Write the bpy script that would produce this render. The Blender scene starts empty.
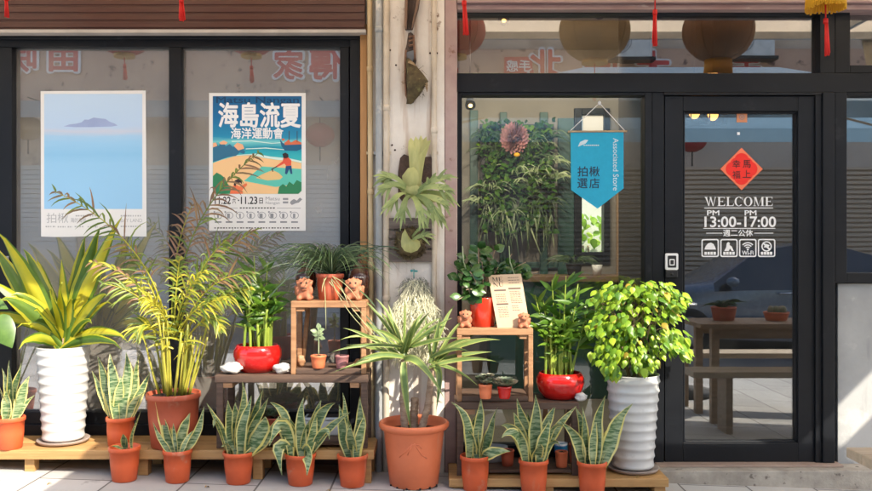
import bpy, bmesh, math, random
from mathutils import Vector, Matrix, noise as mnoise
V = Vector
SC = bpy.context.scene
COL = SC.collection
PI = math.pi

# ------------------------------------------------------------------ camera, sky, sun, exposure
CAMZ, CAMY, F = 1.30, -5.0, 850.0          # F in pixels of the 872 px wide photograph
cam = bpy.data.objects.new('camera', bpy.data.cameras.new('camera'))
COL.objects.link(cam)
cam.location = (0, CAMY, CAMZ)
cam.rotation_euler = (PI/2, 0, 0)
cam.data.sensor_width = 36
cam.data.lens = F/872*36
cam.data.clip_end = 2000
SC.camera = cam

SUN = V((0.75, -0.85, 1.0)).normalized()    # towards the sun
el = math.asin(SUN.z)
w = bpy.data.worlds.new('World'); SC.world = w; w.use_nodes = True
nt = w.node_tree
for n in list(nt.nodes): nt.nodes.remove(n)
sky = nt.nodes.new('ShaderNodeTexSky'); sky.sky_type = 'NISHITA'; sky.sun_disc = False
sky.sun_elevation = el; sky.sun_rotation = math.atan2(SUN.x, SUN.y)
sky.air_density = 1.0; sky.dust_density = 2.0
bg = nt.nodes.new('ShaderNodeBackground'); bg.inputs[1].default_value = 0.15
wo = nt.nodes.new('ShaderNodeOutputWorld')
nt.links.new(sky.outputs[0], bg.inputs[0]); nt.links.new(bg.outputs[0], wo.inputs[0])
sl = bpy.data.lights.new('sun', 'SUN'); sl.energy = 2.8; sl.angle = math.radians(0.5); sl.color = (1, 0.90, 0.75)
so = bpy.data.objects.new('sun', sl); COL.objects.link(so)
so.rotation_euler = (-SUN).to_track_quat('-Z', 'Y').to_euler(); so.location = SUN*20
vs = SC.view_settings
SC.display_settings.display_device = 'sRGB'
vs.view_transform = 'Standard'; vs.look = 'None'; vs.gamma = 1; vs.use_curve_mapping = False
vs.exposure = 1.68
SC.render.engine = 'CYCLES'
cy = SC.cycles
cy.use_denoising = True
try: cy.denoiser = 'OPENIMAGEDENOISE'
except Exception: pass
cy.max_bounces = 8; cy.diffuse_bounces = 4; cy.glossy_bounces = 4; cy.transmission_bounces = 6
cy.transparent_max_bounces = 24; cy.caustics_reflective = False; cy.caustics_refractive = False
cy.sample_clamp_indirect = 6

# ------------------------------------------------------------------ helpers
def W(px, py, y=0.0):
    """world point seen at pixel (px, py) of the photograph in the plane y"""
    d = y - CAMY
    return V(((px-436)*d/F, y, CAMZ-(py-245.5)*d/F))
def X(px, y=0.0): return (px-436)*(y-CAMY)/F
def Z(py, y=0.0): return CAMZ-(py-245.5)*(y-CAMY)/F
def S(px, y=0.0): return px*(y-CAMY)/F
def gz(x): return -0.035*max(-8, min(8, x))
def depth_on(z, py): return (CAMZ-z)*F/(py-245.5)+CAMY
def lin(c):
    c = c/255
    return c/12.92 if c <= 0.04045 else ((c+0.055)/1.055)**2.4
def rgb(r, g, b): return (lin(r), lin(g), lin(b))

class MB:
    def __init__(s): s.v = []; s.f = []; s.m = []; s.s = []
    def add(s, vs_, fs, m=0, smooth=False):
        o = len(s.v); s.v += [V(p) for p in vs_]
        for f in fs:
            s.f.append([i+o for i in f]); s.m.append(m); s.s.append(smooth)
    def box(s, x0, x1, y0, y1, z0, z1, m=0, rot=None):
        p = [V((x, y, z)) for x in (x0, x1) for y in (y0, y1) for z in (z0, z1)]
        if rot is not None:
            c = V(((x0+x1)/2, (y0+y1)/2, (z0+z1)/2)); p = [rot @ (q-c)+c for q in p]
        s.add(p, [(0,1,3,2),(4,6,7,5),(0,4,5,1),(2,3,7,6),(0,2,6,4),(1,5,7,3)], m)
    def prism(s, poly, y0, y1, m=0):
        n = len(poly)
        a = [V((x, y0, z)) for x, z in poly]+[V((x, y1, z)) for x, z in poly]
        s.add(a, [list(range(n)), list(range(2*n-1, n-1, -1))]+[(i, n+i, n+(i+1) % n, (i+1) % n) for i in range(n)], m)
    def flat(s, poly, y, m=0): s.add([V((x, y, z)) for x, z in poly], [list(range(len(poly)))], m)
    def disc(s, x, z, r, y, m=0, n=20, rz=None):
        s.flat([(x+r*math.cos(2*PI*i/n), z+(rz or r)*math.sin(2*PI*i/n)) for i in range(n)], y, m)
    def lathe(s, prof, c, n=36, m=0, smooth=True, wob=0, sx=1, sy=1):
        c = V(c); vs_ = []
        for k, (r, z) in enumerate(prof):
            for i in range(n):
                a = 2*PI*i/n; q = r*(1+wob*math.sin(5*a+k*1.7))
                vs_.append(c+V((q*math.cos(a)*sx, q*math.sin(a)*sy, z)))
        fs = [(k*n+i, k*n+(i+1) % n, (k+1)*n+(i+1) % n, (k+1)*n+i) for k in range(len(prof)-1) for i in range(n)]
        s.add(vs_, fs, m, smooth)
        o = len(s.v)-len(vs_)
        if prof[0][0] > 1e-5: s.f.append([o+i for i in range(n)][::-1]); s.m.append(m); s.s.append(False)
        if prof[-1][0] > 1e-5: s.f.append([o+(len(prof)-1)*n+i for i in range(n)]); s.m.append(m); s.s.append(False)
    def tube(s, pts, r, n=8, m=0, caps=True, smooth=True):
        pts = [V(p) for p in pts]; k = len(pts)
        rs = r if isinstance(r, (list, tuple)) else [r]*k
        vs_ = []; ref = None
        for i, p in enumerate(pts):
            t = (pts[min(i+1, k-1)]-pts[max(i-1, 0)]).normalized()
            if ref is None: ref = V((0, 0, 1)) if abs(t.z) < .9 else V((1, 0, 0))
            a = t.cross(ref)
            if a.length < 1e-6: a = t.orthogonal()
            a.normalize(); b = t.cross(a).normalized(); ref = a.cross(t)*1.0
            for j in range(n):
                g = 2*PI*j/n; vs_.append(p+(a*math.cos(g)+b*math.sin(g))*rs[i])
        fs = [(i*n+j, i*n+(j+1) % n, (i+1)*n+(j+1) % n, (i+1)*n+j) for i in range(k-1) for j in range(n)]
        s.add(vs_, fs, m, smooth); o = len(s.v)-len(vs_)
        if caps:
            for idx in ([o+j for j in range(n)][::-1], [o+(k-1)*n+j for j in range(n)]):
                s.f.append(idx); s.m.append(m); s.s.append(False)
    def ell(s, c, r, n=16, m=0, rot=None):
        c = V(c); vs_ = []; h = n//2
        for i in range(h+1):
            t = PI*i/h
            for j in range(n):
                a = 2*PI*j/n
                p = V((r[0]*math.sin(t)*math.cos(a), r[1]*math.sin(t)*math.sin(a), r[2]*math.cos(t)))
                vs_.append(c+(rot @ p if rot is not None else p))
        s.add(vs_, [(i*n+j, (i+1)*n+j, (i+1)*n+(j+1) % n, i*n+(j+1) % n) for i in range(h) for j in range(n)], m, True)
    def blade(s, pts, ws, ref=(0, -1, 0), fold=0.0, mats=(0, 0), twist=0.0, cols=None):
        """leaf strip along pts; ws half-widths; mats one per column; cols fractions -1..1"""
        pts = [V(p) for p in pts]; k = len(pts); nc = len(mats)
        cols = cols or [-1+2*i/nc for i in range(nc+1)]
        vs_ = []; ref = V(ref)
        for i, p in enumerate(pts):
            t = (pts[min(i+1, k-1)]-pts[max(i-1, 0)]).normalized()
            a = t.cross(ref)
            if a.length < 1e-4: a = t.orthogonal()
            a.normalize(); nrm = a.cross(t).normalized()
            if twist:
                q = Matrix.Rotation(twist*i/(k-1), 3, t); a = q @ a; nrm = q @ nrm
            for c in cols: vs_.append(p+a*(ws[i]*c)+nrm*(fold*ws[i]*(abs(c)-.5)))
        L = nc+1
        o = len(s.v); s.v += vs_
        for i in range(k-1):
            for c in range(nc):
                s.f.append([o+i*L+c, o+i*L+c+1, o+(i+1)*L+c+1, o+(i+1)*L+c]); s.m.append(mats[c]); s.s.append(True)
    def build(s, name, mats, parent=None, loc=None, bevel=0, label=None, cat=None, group=None, kind=None, rem=0, sub=0, solid=0):
        if not isinstance(mats, (list, tuple)): mats = [mats]
        me = bpy.data.meshes.new(name)
        base = WL[parent.name] if parent else V(loc or (0, 0, 0))
        me.from_pydata([p-base for p in s.v], [], s.f)
        for m in mats: me.materials.append(m)
        me.polygons.foreach_set('material_index', s.m)
        me.polygons.foreach_set('use_smooth', s.s)
        me.update()
        o = bpy.data.objects.new(name, me); COL.objects.link(o)
        if parent: o.parent = parent
        else: o.location = base
        WL[o.name] = base
        if solid: q = o.modifiers.new('t', 'SOLIDIFY'); q.thickness = solid; q.offset = 0
        if rem:
            q = o.modifiers.new('r', 'REMESH'); q.mode = 'VOXEL'; q.voxel_size = rem; q.use_smooth_shade = True
            q = o.modifiers.new('s', 'SMOOTH'); q.iterations = 4
        if sub: q = o.modifiers.new('s', 'SUBSURF'); q.levels = sub; q.render_levels = sub
        if bevel:
            q = o.modifiers.new('b', 'BEVEL'); q.width = bevel; q.segments = 2; q.limit_method = 'ANGLE'; q.angle_limit = math.radians(50)
        tag(o, label, cat, group, kind)
        return o
WL = {}
def tag(o, label=None, cat=None, group=None, kind=None):
    for k, v in (('label', label), ('category', cat), ('group', group), ('kind', kind)):
        if v: o[k] = v
def thing(name, label, cat, loc, group=None):
    o = bpy.data.objects.new(name, None); COL.objects.link(o)
    o.location = V(loc); o.empty_display_size = .05; WL[o.name] = V(loc)
    tag(o, label, cat, group); return o
def bez(p0, p1, p2, n=8):
    p0, p1, p2 = V(p0), V(p1), V(p2)
    return [p0*(1-t)**2+p1*2*t*(1-t)+p2*t*t for t in [i/n for i in range(n+1)]]
R = random.Random(7)
def rv(a): return V((R.uniform(-a, a), R.uniform(-a, a), R.uniform(-a, a)))

def txt(s, x0, x1, z0, z1, y, bold=0.0, flip=False, vertical=False):
    """lettering as a mesh builder fitted into a rectangle of the plane y (facing -y; flip: facing +y)"""
    cu = bpy.data.curves.new('t', 'FONT'); cu.body = s; cu.size = 1; cu.resolution_u = 3
    ob = bpy.data.objects.new('t', cu); COL.objects.link(ob)
    dg = bpy.context.evaluated_depsgraph_get()
    me = bpy.data.meshes.new_from_object(ob.evaluated_get(dg))
    vs_ = [(v.co.x, v.co.y) for v in me.vertices]; fs = [list(p.vertices) for p in me.polygons]
    bpy.data.objects.remove(ob); bpy.data.curves.remove(cu); bpy.data.meshes.remove(me)
    mb = MB()
    if not vs_: return mb
    if vertical: vs_ = [(b, -a) for a, b in vs_]        # turned a quarter clockwise
    ax = min(a for a, b in vs_); bx = max(a for a, b in vs_); az = min(b for a, b in vs_); bz = max(b for a, b in vs_)
    sx = (x1-x0)/max(bx-ax, 1e-6); sz = (z1-z0)/max(bz-az, 1e-6)
    out = []
    for a, b in vs_:
        u = (a-ax)*sx
        out.append(V(((x1-u) if flip else (x0+u), y, z0+(b-az)*sz)))
    k = bold*sx*.9; kz = bold*sz*.9
    for i, (da, db) in enumerate(((0, 0), (k, 0), (-k, 0), (0, kz), (0, -kz), (k*.7, kz*.7), (-k*.7, kz*.7), (k*.7, -kz*.7), (-k*.7, -kz*.7)) if bold > 0 else ((0, 0),)):
        mb.add([p+V((da, (.00003 if flip else -.00003)*i, db)) for p in out], fs)
    return mb
def merge(*ms):
    r = MB()
    for m in ms:
        o = len(r.v); r.v += m.v; r.f += [[i+o for i in f] for f in m.f]; r.m += m.m; r.s += m.s
    return r

def serif(word, x0, x1, z0, z1, y):
    """Roman capitals with thick and thin strokes and serifs"""
    def E_(mid=True, bot=True):
        p = [[(.12,0),(.32,0),(.32,1),(.12,1)], [(0,.955),(.12,.955),(.12,1),(0,1)], [(0,0),(.12,0),(.12,.045),(0,.045)]]
        if mid: p += [[(.32,.94),(.78,.94),(.84,.74),(.88,1),(.32,1)], [(.32,.48),(.6,.48),(.66,.38),(.66,.64),(.6,.54),(.32,.54)]]
        else: p += [[(.32,.955),(.46,.955),(.46,1),(.32,1)]]
        if bot: p += [[(.32,0),(.86,0),(.92,.3),(.86,.26),(.78,.06),(.32,.06)]]
        return p
    def ring(gap):
        n = 40; o, i_ = [], []
        a0, a1 = (gap, 2*PI-gap) if gap else (0, 2*PI)
        ps = []
        for k in range(n):
            t0 = a0+(a1-a0)*k/n; t1 = a0+(a1-a0)*(k+1)/n
            f = lambda t, rx, rz: (.5+rx*math.cos(t), .5+rz*math.sin(t))
            ps.append([f(t0,.5,.52), f(t1,.5,.52), f(t1,.29,.47), f(t0,.29,.47)])
        if gap: ps += [[(.9,.66),(.95,.66),(.95,.98),(.9,.9)]]
        return ps
    G = {'E': (.95, E_()), 'L': (.92, E_(False)), 'O': (1.02, ring(0)), 'C': (1.0, ring(.75)),
         'W': (1.45, [[(.1,1),(.3,1),(.58,.0),(.5,0)], [(.5,0),(.58,0),(.76,.98),(.70,.98)], [(.62,1),(.82,1),(1.08,0),(1.0,0)], [(1.0,0),(1.08,0),(1.34,1),(1.28,1)],
                      [(0,.955),(.1,.955),(.1,1),(0,1)], [(.3,.955),(.4,.955),(.4,1),(.3,1)], [(1.2,.955),(1.28,.955),(1.28,1),(1.2,1)], [(1.34,.955),(1.42,.955),(1.42,1),(1.34,1)]]),
         'M': (1.3, [[(.13,.045),(.19,.045),(.19,.955),(.13,.955)], [(.19,.955),(.19,.8),(.56,0),(.63,0),(.63,.05),(.36,.955)], [(.63,.05),(.63,0),(.98,.8),(.98,.955)], [(.98,.045),(1.18,.045),(1.18,.955),(.98,.955)],
                     [(0,0),(.32,0),(.32,.045),(0,.045)], [(.86,0),(1.3,0),(1.3,.045),(.86,.045)], [(0,.955),(.36,.955),(.36,1),(0,1)], [(.98,.955),(1.3,.955),(1.3,1),(.98,1)]]),
         'N': (1.1, [[(.13,.045),(.19,.045),(.19,.955),(.13,.955)], [(.19,.955),(.19,.8),(.86,0),(.92,0),(.92,.15),(.36,.955)], [(.92,.0),(.98,0),(.98,.955),(.92,.955)], [(0,0),(.32,0),(.32,.045),(0,.045)], [(0,.955),(.36,.955),(.36,1),(0,1)], [(.78,.955),(1.1,.955),(1.1,1),(.78,1)]]),
         'U': (1.1, [[(.12,.3),(.32,.3),(.32,.955),(.12,.955)], [(.12,.3),(.2,.06),(.42,-.02),(.7,0),(.86,.12),(.92,.3),(.86,.3),(.8,.16),(.66,.08),(.48,.07),(.36,.16),(.32,.3)], [(.86,.3),(.92,.3),(.92,.955),(.86,.955)], [(0,.955),(.44,.955),(.44,1),(0,1)], [(.74,.955),(1.04,.955),(1.04,1),(.74,1)]])}
    tot = sum(G[c][0] for c in word)+.08*(len(word)-1); mb = MB(); cx = 0; k = 0
    for c in word:
        for p in G[c][1]:
            k += 1
            mb.flat([(x0+(cx+a)/tot*(x1-x0), z0+b*(z1-z0)) for a, b in p], y-.00004*(k % 3))
        cx += G[c][0]+.08
    return mb

# ------------------------------------------------------------------ materials
def M(name, col, col2=None, rough=.55, scale=6, stretch=(1, 1, 1), bump=0, bscale=40, metal=0, spec=.5, coat=0,
      island=0, transl=0, spots=None, spotscale=12, spotcut=.62, streak=None, detail=4, emit=None, estr=0, fac=(.35, .65)):
    m = bpy.data.materials.new(name); m.use_nodes = True; t = m.node_tree; N = t.nodes; L = t.links
    b = N['Principled BSDF']; out = N['Material Output']
    b.inputs['Roughness'].default_value = rough; b.inputs['Metallic'].default_value = metal
    b.inputs['Specular IOR Level'].default_value = spec; b.inputs['Coat Weight'].default_value = coat
    b.inputs['Coat Roughness'].default_value = .08
    tc = N.new('ShaderNodeTexCoord'); oi = N.new('ShaderNodeObjectInfo')
    ad = N.new('ShaderNodeVectorMath'); ad.operation = 'MULTIPLY_ADD'
    cb = N.new('ShaderNodeCombineXYZ')
    for i in range(3): L.new(oi.outputs['Random'], cb.inputs[i])
    L.new(cb.outputs[0], ad.inputs[0]); ad.inputs[1].default_value = (7.3, 5.1, 9.7); L.new(tc.outputs['Object'], ad.inputs[2])
    mp = N.new('ShaderNodeMapping'); mp.inputs['Scale'].default_value = stretch; L.new(ad.outputs[0], mp.inputs[0])
    def nz(sc, det=detail):
        q = N.new('ShaderNodeTexNoise'); q.inputs['Scale'].default_value = sc; q.inputs['Detail'].default_value = det
        q.inputs['Roughness'].default_value = .62; L.new(mp.outputs[0], q.inputs['Vector']); return q
    def ramp(src, a, c):
        q = N.new('ShaderNodeMapRange'); q.inputs[1].default_value = a; q.inputs[2].default_value = c; L.new(src, q.inputs[0]); return q.outputs[0]
    def mix(fac_, c1, c2):
        q = N.new('ShaderNodeMix'); q.data_type = 'RGBA'
        for inp, val in ((0, fac_), (6, c1), (7, c2)):
            if hasattr(val, 'links'): L.new(val, q.inputs[inp])
            elif inp == 0: q.inputs[inp].default_value = val
            else: q.inputs[inp].default_value = (*val[:3], 1)
        return q.outputs[2]
    c = None
    c2 = col2 or tuple(v*.8 for v in col)
    f = ramp(nz(scale).outputs['Fac'], *fac)
    c = mix(f, col, c2)
    if island:
        g = N.new('ShaderNodeNewGeometry'); hv = N.new('ShaderNodeHueSaturation')
        mr = N.new('ShaderNodeMapRange'); mr.inputs[3].default_value = 1-island; mr.inputs[4].default_value = 1+island
        L.new(g.outputs['Random Per Island'], mr.inputs[0]); L.new(mr.outputs[0], hv.inputs['Value'])
        mr2 = N.new('ShaderNodeMapRange'); mr2.inputs[3].default_value = .5+island*.05; mr2.inputs[4].default_value = .5-island*.05
        L.new(g.outputs['Random Per Island'], mr2.inputs[0]); L.new(mr2.outputs[0], hv.inputs['Hue'])
        L.new(c, hv.inputs['Color']); c = hv.outputs[0]
    if spots:
        f2 = ramp(nz(spotscale, 6).outputs['Fac'], spotcut, spotcut+.06); c = mix(f2, c, spots)
    if streak:
        mp2 = N.new('ShaderNodeMapping'); mp2.inputs['Scale'].default_value = streak[1]; L.new(ad.outputs[0], mp2.inputs[0])
        q = N.new('ShaderNodeTexNoise'); q.inputs['Scale'].default_value = 1; q.inputs['Detail'].default_value = 5; L.new(mp2.outputs[0], q.inputs['Vector'])
        c = mix(ramp(q.outputs['Fac'], streak[2], streak[2]+.18), c, streak[0])
    L.new(c, b.inputs['Base Color'])
    rr = N.new('ShaderNodeMapRange'); rr.inputs[3].default_value = max(0, rough-.07); rr.inputs[4].default_value = min(1, rough+.1)
    L.new(nz(scale*3).outputs['Fac'], rr.inputs[0]); L.new(rr.outputs[0], b.inputs['Roughness'])
    if bump:
        bp = N.new('ShaderNodeBump'); bp.inputs['Strength'].default_value = bump; bp.inputs['Distance'].default_value = .01
        L.new(nz(bscale, 5).outputs['Fac'], bp.inputs['Height']); L.new(bp.outputs[0], b.inputs['Normal'])
    if transl:
        tr = N.new('ShaderNodeBsdfTranslucent'); L.new(c, tr.inputs[0])
        mx = N.new('ShaderNodeMixShader'); mx.inputs[0].default_value = transl
        L.new(b.outputs[0], mx.inputs[1]); L.new(tr.outputs[0], mx.inputs[2]); L.new(mx.outputs[0], out.inputs[0])
    if emit:
        b.inputs['Emission Color'].default_value = (*emit, 1); b.inputs['Emission Strength'].default_value = estr
    return m

def glass(name, refl, dust, tint=(.86, .9, .9), dustcol=(.45, .47, .46), rough=.008):
    m = bpy.data.materials.new(name); m.use_nodes = True; t = m.node_tree; N = t.nodes; L = t.links
    N.remove(N['Principled BSDF']); out = N['Material Output']
    tr = N.new('ShaderNodeBsdfTransparent'); tr.inputs[0].default_value = (*tint, 1)
    gl = N.new('ShaderNodeBsdfGlossy'); gl.inputs['Roughness'].default_value = rough; gl.inputs[0].default_value = (.97, .98, 1, 1)
    fr = N.new('ShaderNodeFresnel'); fr.inputs[0].default_value = 1.5
    ma = N.new('ShaderNodeMath'); ma.operation = 'ADD'; ma.use_clamp = True; ma.inputs[1].default_value = refl; L.new(fr.outputs[0], ma.inputs[0])
    # very slight waviness of the float glass
    tc = N.new('ShaderNodeTexCoord'); nz = N.new('ShaderNodeTexNoise'); nz.inputs['Scale'].default_value = 1.6
    L.new(tc.outputs['Object'], nz.inputs['Vector'])
    bp = N.new('ShaderNodeBump'); bp.inputs['Strength'].default_value = .02; bp.inputs['Distance'].default_value = .01
    L.new(nz.outputs['Fac'], bp.inputs['Height']); L.new(bp.outputs[0], gl.inputs['Normal'])
    mx = N.new('ShaderNodeMixShader'); L.new(ma.outputs[0], mx.inputs[0]); L.new(tr.outputs[0], mx.inputs[1]); L.new(gl.outputs[0], mx.inputs[2])
    df = N.new('ShaderNodeBsdfDiffuse'); df.inputs[0].default_value = (*dustcol, 1)
    n2 = N.new('ShaderNodeTexNoise'); n2.inputs['Scale'].default_value = 2.4; n2.inputs['Detail'].default_value = 6; L.new(tc.outputs['Object'], n2.inputs['Vector'])
    mr = N.new('ShaderNodeMapRange'); mr.inputs[1].default_value = .3; mr.inputs[2].default_value = .7; mr.inputs[3].default_value = dust*.5; mr.inputs[4].default_value = dust*1.3
    L.new(n2.outputs['Fac'], mr.inputs[0])
    m2 = N.new('ShaderNodeMixShader'); L.new(mr.outputs[0], m2.inputs[0]); L.new(mx.outputs[0], m2.inputs[1]); L.new(df.outputs[0], m2.inputs[2])
    L.new(m2.outputs[0], out.inputs[0]); return m

def gradient_mat(name, stops, z0, z1, rough=.45):
    """printed picture: colours by height on the sheet (object space)"""
    m = bpy.data.materials.new(name); m.use_nodes = True; t = m.node_tree; N = t.nodes; L = t.links
    b = N['Principled BSDF']; b.inputs['Roughness'].default_value = rough
    tc = N.new('ShaderNodeTexCoord'); sp = N.new('ShaderNodeSeparateXYZ'); L.new(tc.outputs['Object'], sp.inputs[0])
    nz = N.new('ShaderNodeTexNoise'); nz.inputs['Scale'].default_value = 9
    mp = N.new('ShaderNodeMapping'); mp.inputs['Scale'].default_value = (.6, 1, 5); L.new(tc.outputs['Object'], mp.inputs[0]); L.new(mp.outputs[0], nz.inputs['Vector'])
    ma = N.new('ShaderNodeMath'); ma.operation = 'MULTIPLY_ADD'; L.new(nz.outputs['Fac'], ma.inputs[0]); ma.inputs[1].default_value = (z1-z0)*.05; L.new(sp.outputs['Z'], ma.inputs[2])
    mr = N.new('ShaderNodeMapRange'); mr.inputs[1].default_value = z0; mr.inputs[2].default_value = z1; L.new(ma.outputs[0], mr.inputs[0])
    cr = N.new('ShaderNodeValToRGB'); L.new(mr.outputs[0], cr.inputs[0]); e = cr.color_ramp.elements
    while len(e) < len(stops): e.new(.5)
    for q, (p, c) in zip(e, stops): q.position = p; q.color = (*c, 1)
    L.new(cr.outputs[0], b.inputs['Base Color']); return m

FRAME = M('frame_powder_coat', (.0045, .006, .009), (.007, .0085, .012), rough=.45, spec=.3, spots=(.016, .018, .022), spotscale=7, spotcut=.64, scale=3, bump=.03, bscale=300)
GL_L = glass('window_glass_dusty', .30, .30, dustcol=(.60, .56, .50))
GL_R = glass('window_glass_clear', .012, .008)
GL_D = glass('door_glass', .14, .012, tint=(.8, .82, .82))
GL_T = glass('transom_glass', .17, .03, tint=(.8, .78, .75))
PLASTER = M('pillar_plaster', (.77, .73, .67), (.67, .62, .56), rough=.8, scale=4, bump=.25, bscale=35, spots=(.22, .14, .095), spotscale=11, spotcut=.645, streak=((.44, .31, .22), (18, 18, 1.6), .55))
PINKSTEEL = M('old_pink_steel', (.36, .24, .23), (.46, .34, .30), rough=.55, scale=5, bump=.1, spots=(.18, .08, .05), spotscale=9, spotcut=.64)
BROWNSHUT = M('brown_shutter', (.062, .019, .014), (.075, .026, .015), rough=.45, scale=2.5, stretch=(1, 1, 12))
TRIM = M('pale_trim', (.5, .46, .43), rough=.5)
PIPE_C = M('pipe_cream', (.62, .55, .45), (.52, .44, .34), rough=.5, scale=8, spots=(.20, .13, .08), spotscale=14, spotcut=.66)
PIPE_G = M('pipe_grey', (.36, .38, .39), (.28, .30, .31), rough=.45, scale=6, spots=(.55, .54, .5), spotscale=7, spotcut=.6)
BAMBOO = M('bamboo_cream', (.58, .46, .28), (.45, .33, .18), rough=.5, scale=6, stretch=(3, 3, .6))
STRIPWOOD = M('orange_wood', (.46, .24, .09), (.36, .18, .06), rough=.5, scale=3, stretch=(12, 12, .8), bump=.1)
CONC = M('concrete_panel', (.40, .41, .41), (.30, .31, .315), rough=.75, scale=2.2, bump=.1, bscale=25, spots=(.48, .48, .47), spotscale=3, spotcut=.56, streak=((.24, .245, .25), (9, 9, 2), .62))
STEPC = M('step_concrete', (.46, .42, .36), (.30, .27, .23), rough=.85, scale=7, bump=.3, bscale=40, spots=(.16, .14, .12), spotscale=18, spotcut=.6)
BASEDK = M('wall_base', (.10, .06, .05), (.06, .04, .035), rough=.7, scale=5)
WOOD_Y = M('bench_pine', (.52, .31, .12), (.40, .22, .08), rough=.5, scale=3.0, stretch=(1, 9, 14), bump=.08, bscale=30, spots=(.24, .12, .05), spotscale=3.2, spotcut=.68, streak=((.34, .19, .08), (1.2, 30, 30), .58))
WOOD_D = M('shelf_dark_wood', (.125, .075, .050), (.075, .045, .032), rough=.6, scale=3.5, stretch=(1, 10, 14), bump=.15, bscale=30)
WOOD_C = M('crate_wood', (.42, .23, .115), (.30, .15, .07), rough=.55, scale=3.5, stretch=(1.2, 10, 10), bump=.1, bscale=30, spots=(.2, .1, .05), spotscale=5, spotcut=.7)
TERRA = M('orange_plastic_pot', (.70, .120, .036), (.60, .098, .030), rough=.45, scale=5, spots=(.60, .22, .13), spotscale=6, spotcut=.62, streak=((.62, .25, .15), (16, 16, 4), .60))
TERRA2 = M('brick_red_pot', (.50, .110, .052), (.41, .085, .042), rough=.5, scale=5, spots=(.46, .2, .13), spotscale=5, spotcut=.62, streak=((.45, .2, .14), (14, 14, 3), .62))
TERRA3 = M('big_terracotta', (.76, .205, .085), (.66, .165, .068), rough=.5, scale=4, bump=.04, bscale=60, spots=(.68, .28, .16), spotscale=5, spotcut=.64, streak=((.62, .26, .16), (10, 10, 2.5), .64))
CLAY = M('clay_figure', (.50, .20, .105), (.38, .13, .065), rough=.75, scale=20, bump=.2, bscale=80)
BROWNGLAZE = M('brown_glaze', (.10, .030, .015), (.06, .018, .01), rough=.25, scale=10, coat=.4)
WHITEPOT = M('white_ceramic', (.62, .62, .605), (.57, .57, .555), rough=.28, scale=5, coat=.25, spots=(.50, .48, .43), spotscale=9, spotcut=.66, streak=((.52, .50, .45), (20, 20, 3), .62))
REDGL = M('red_glaze', (.60, .012, .010), (.50, .01, .008), rough=.12, scale=4, coat=.6)
REDPOT = M('red_orange_ceramic', (.66, .035, .012), (.58, .028, .01), rough=.2, scale=4, coat=.5)
SOIL = M('soil', (.07, .045, .03), (.03, .02, .014), rough=.95, scale=60, bump=.9, bscale=120)
STONE = M('white_stone', (.72, .70, .66), (.5, .48, .45), rough=.75, scale=18, bump=.4, bscale=50)
PAPER = M('paper', (.80, .79, .77), (.77, .76, .74), rough=.6, scale=3)
BLACK = M('black_ink', (.012, .012, .014), rough=.5)
GREY = M('grey_ink', (.30, .31, .33), rough=.5)
WHITE = M('white_vinyl', (.85, .85, .85), (.82, .82, .82), rough=.4)
def leafm(n, c, c2, isl=.25, tr=.3, rough=.4, scale=10, **k): return M(n, c, c2, rough=rough, scale=scale, island=isl, transl=tr, **k)
SN_G = leafm('snake_green', (.055, .125, .040), (.33, .40, .21), .3, .10, .38, 34, stretch=(.5, .5, 3.2), fac=(.42, .60))
SN_Y = leafm('snake_margin', (.66, .58, .15), (.70, .64, .26), .12, .15, .4)
DR_Y = leafm('dracaena_yellow', (.56, .50, .03), (.42, .44, .03), .18, .35)
DR_G = leafm('dracaena_green', (.12, .21, .022), (.08, .16, .02), .18, .3)
PL_Y = leafm('palm_yellow', (.54, .48, .04), (.36, .38, .04), .25, .3)
PL_G = leafm('palm_green', (.20, .27, .035), (.12, .19, .03), .3, .3)
PL_B = leafm('palm_brown', (.26, .17, .07), (.17, .09, .05), .3, .2)
BB_G = leafm('bamboo_leaf', (.13, .26, .025), (.065, .17, .018), .35, .35, .35)
BB_S = leafm('bamboo_stalk', (.32, .42, .06), (.24, .34, .045), .15, .1, .35)
TR_G = leafm('heart_leaf', (.36, .52, .045), (.22, .40, .03), .4, .4, .35)
FI_G = leafm('round_leaf', (.045, .12, .025), (.028, .085, .02), .4, .15, .25)
YU_G = leafm('yucca_leaf', (.20, .29, .085), (.12, .20, .05), .3, .2, .4)
YU_Y = leafm('yucca_margin', (.36, .41, .13), (.30, .36, .10), .2, .2, .4)
GR_G = leafm('grass_leaf', (.075, .13, .05), (.045, .085, .035), .4, .2)
ST_G = leafm('staghorn_frond', (.36, .43, .17), (.25, .33, .12), .25, .25, .6)
ST_Y = leafm('staghorn_shield', (.58, .58, .25), (.48, .50, .20), .12, .3, .6, 14, stretch=(3, 3, .7))
MOSS = M('sphagnum_moss', (.13, .10, .045), (.06, .042, .022), rough=.95, scale=26, bump=1.0, bscale=60, spots=(.20, .18, .07), spotscale=20, spotcut=.58)
TILL = leafm('tillandsia', (.74, .72, .54), (.60, .60, .44), .35, .25, .8)
BARK = M('bark', (.48, .35, .25), (.30, .20, .13), rough=.85, scale=20, stretch=(1, 1, 4), bump=.8, bscale=60)
PALE = leafm('pale_leaf', (.42, .48, .30), (.22, .33, .14), .3, .2)
SUCC = leafm('succulent', (.20, .30, .17), (.30, .22, .17), .3, .1)

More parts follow.
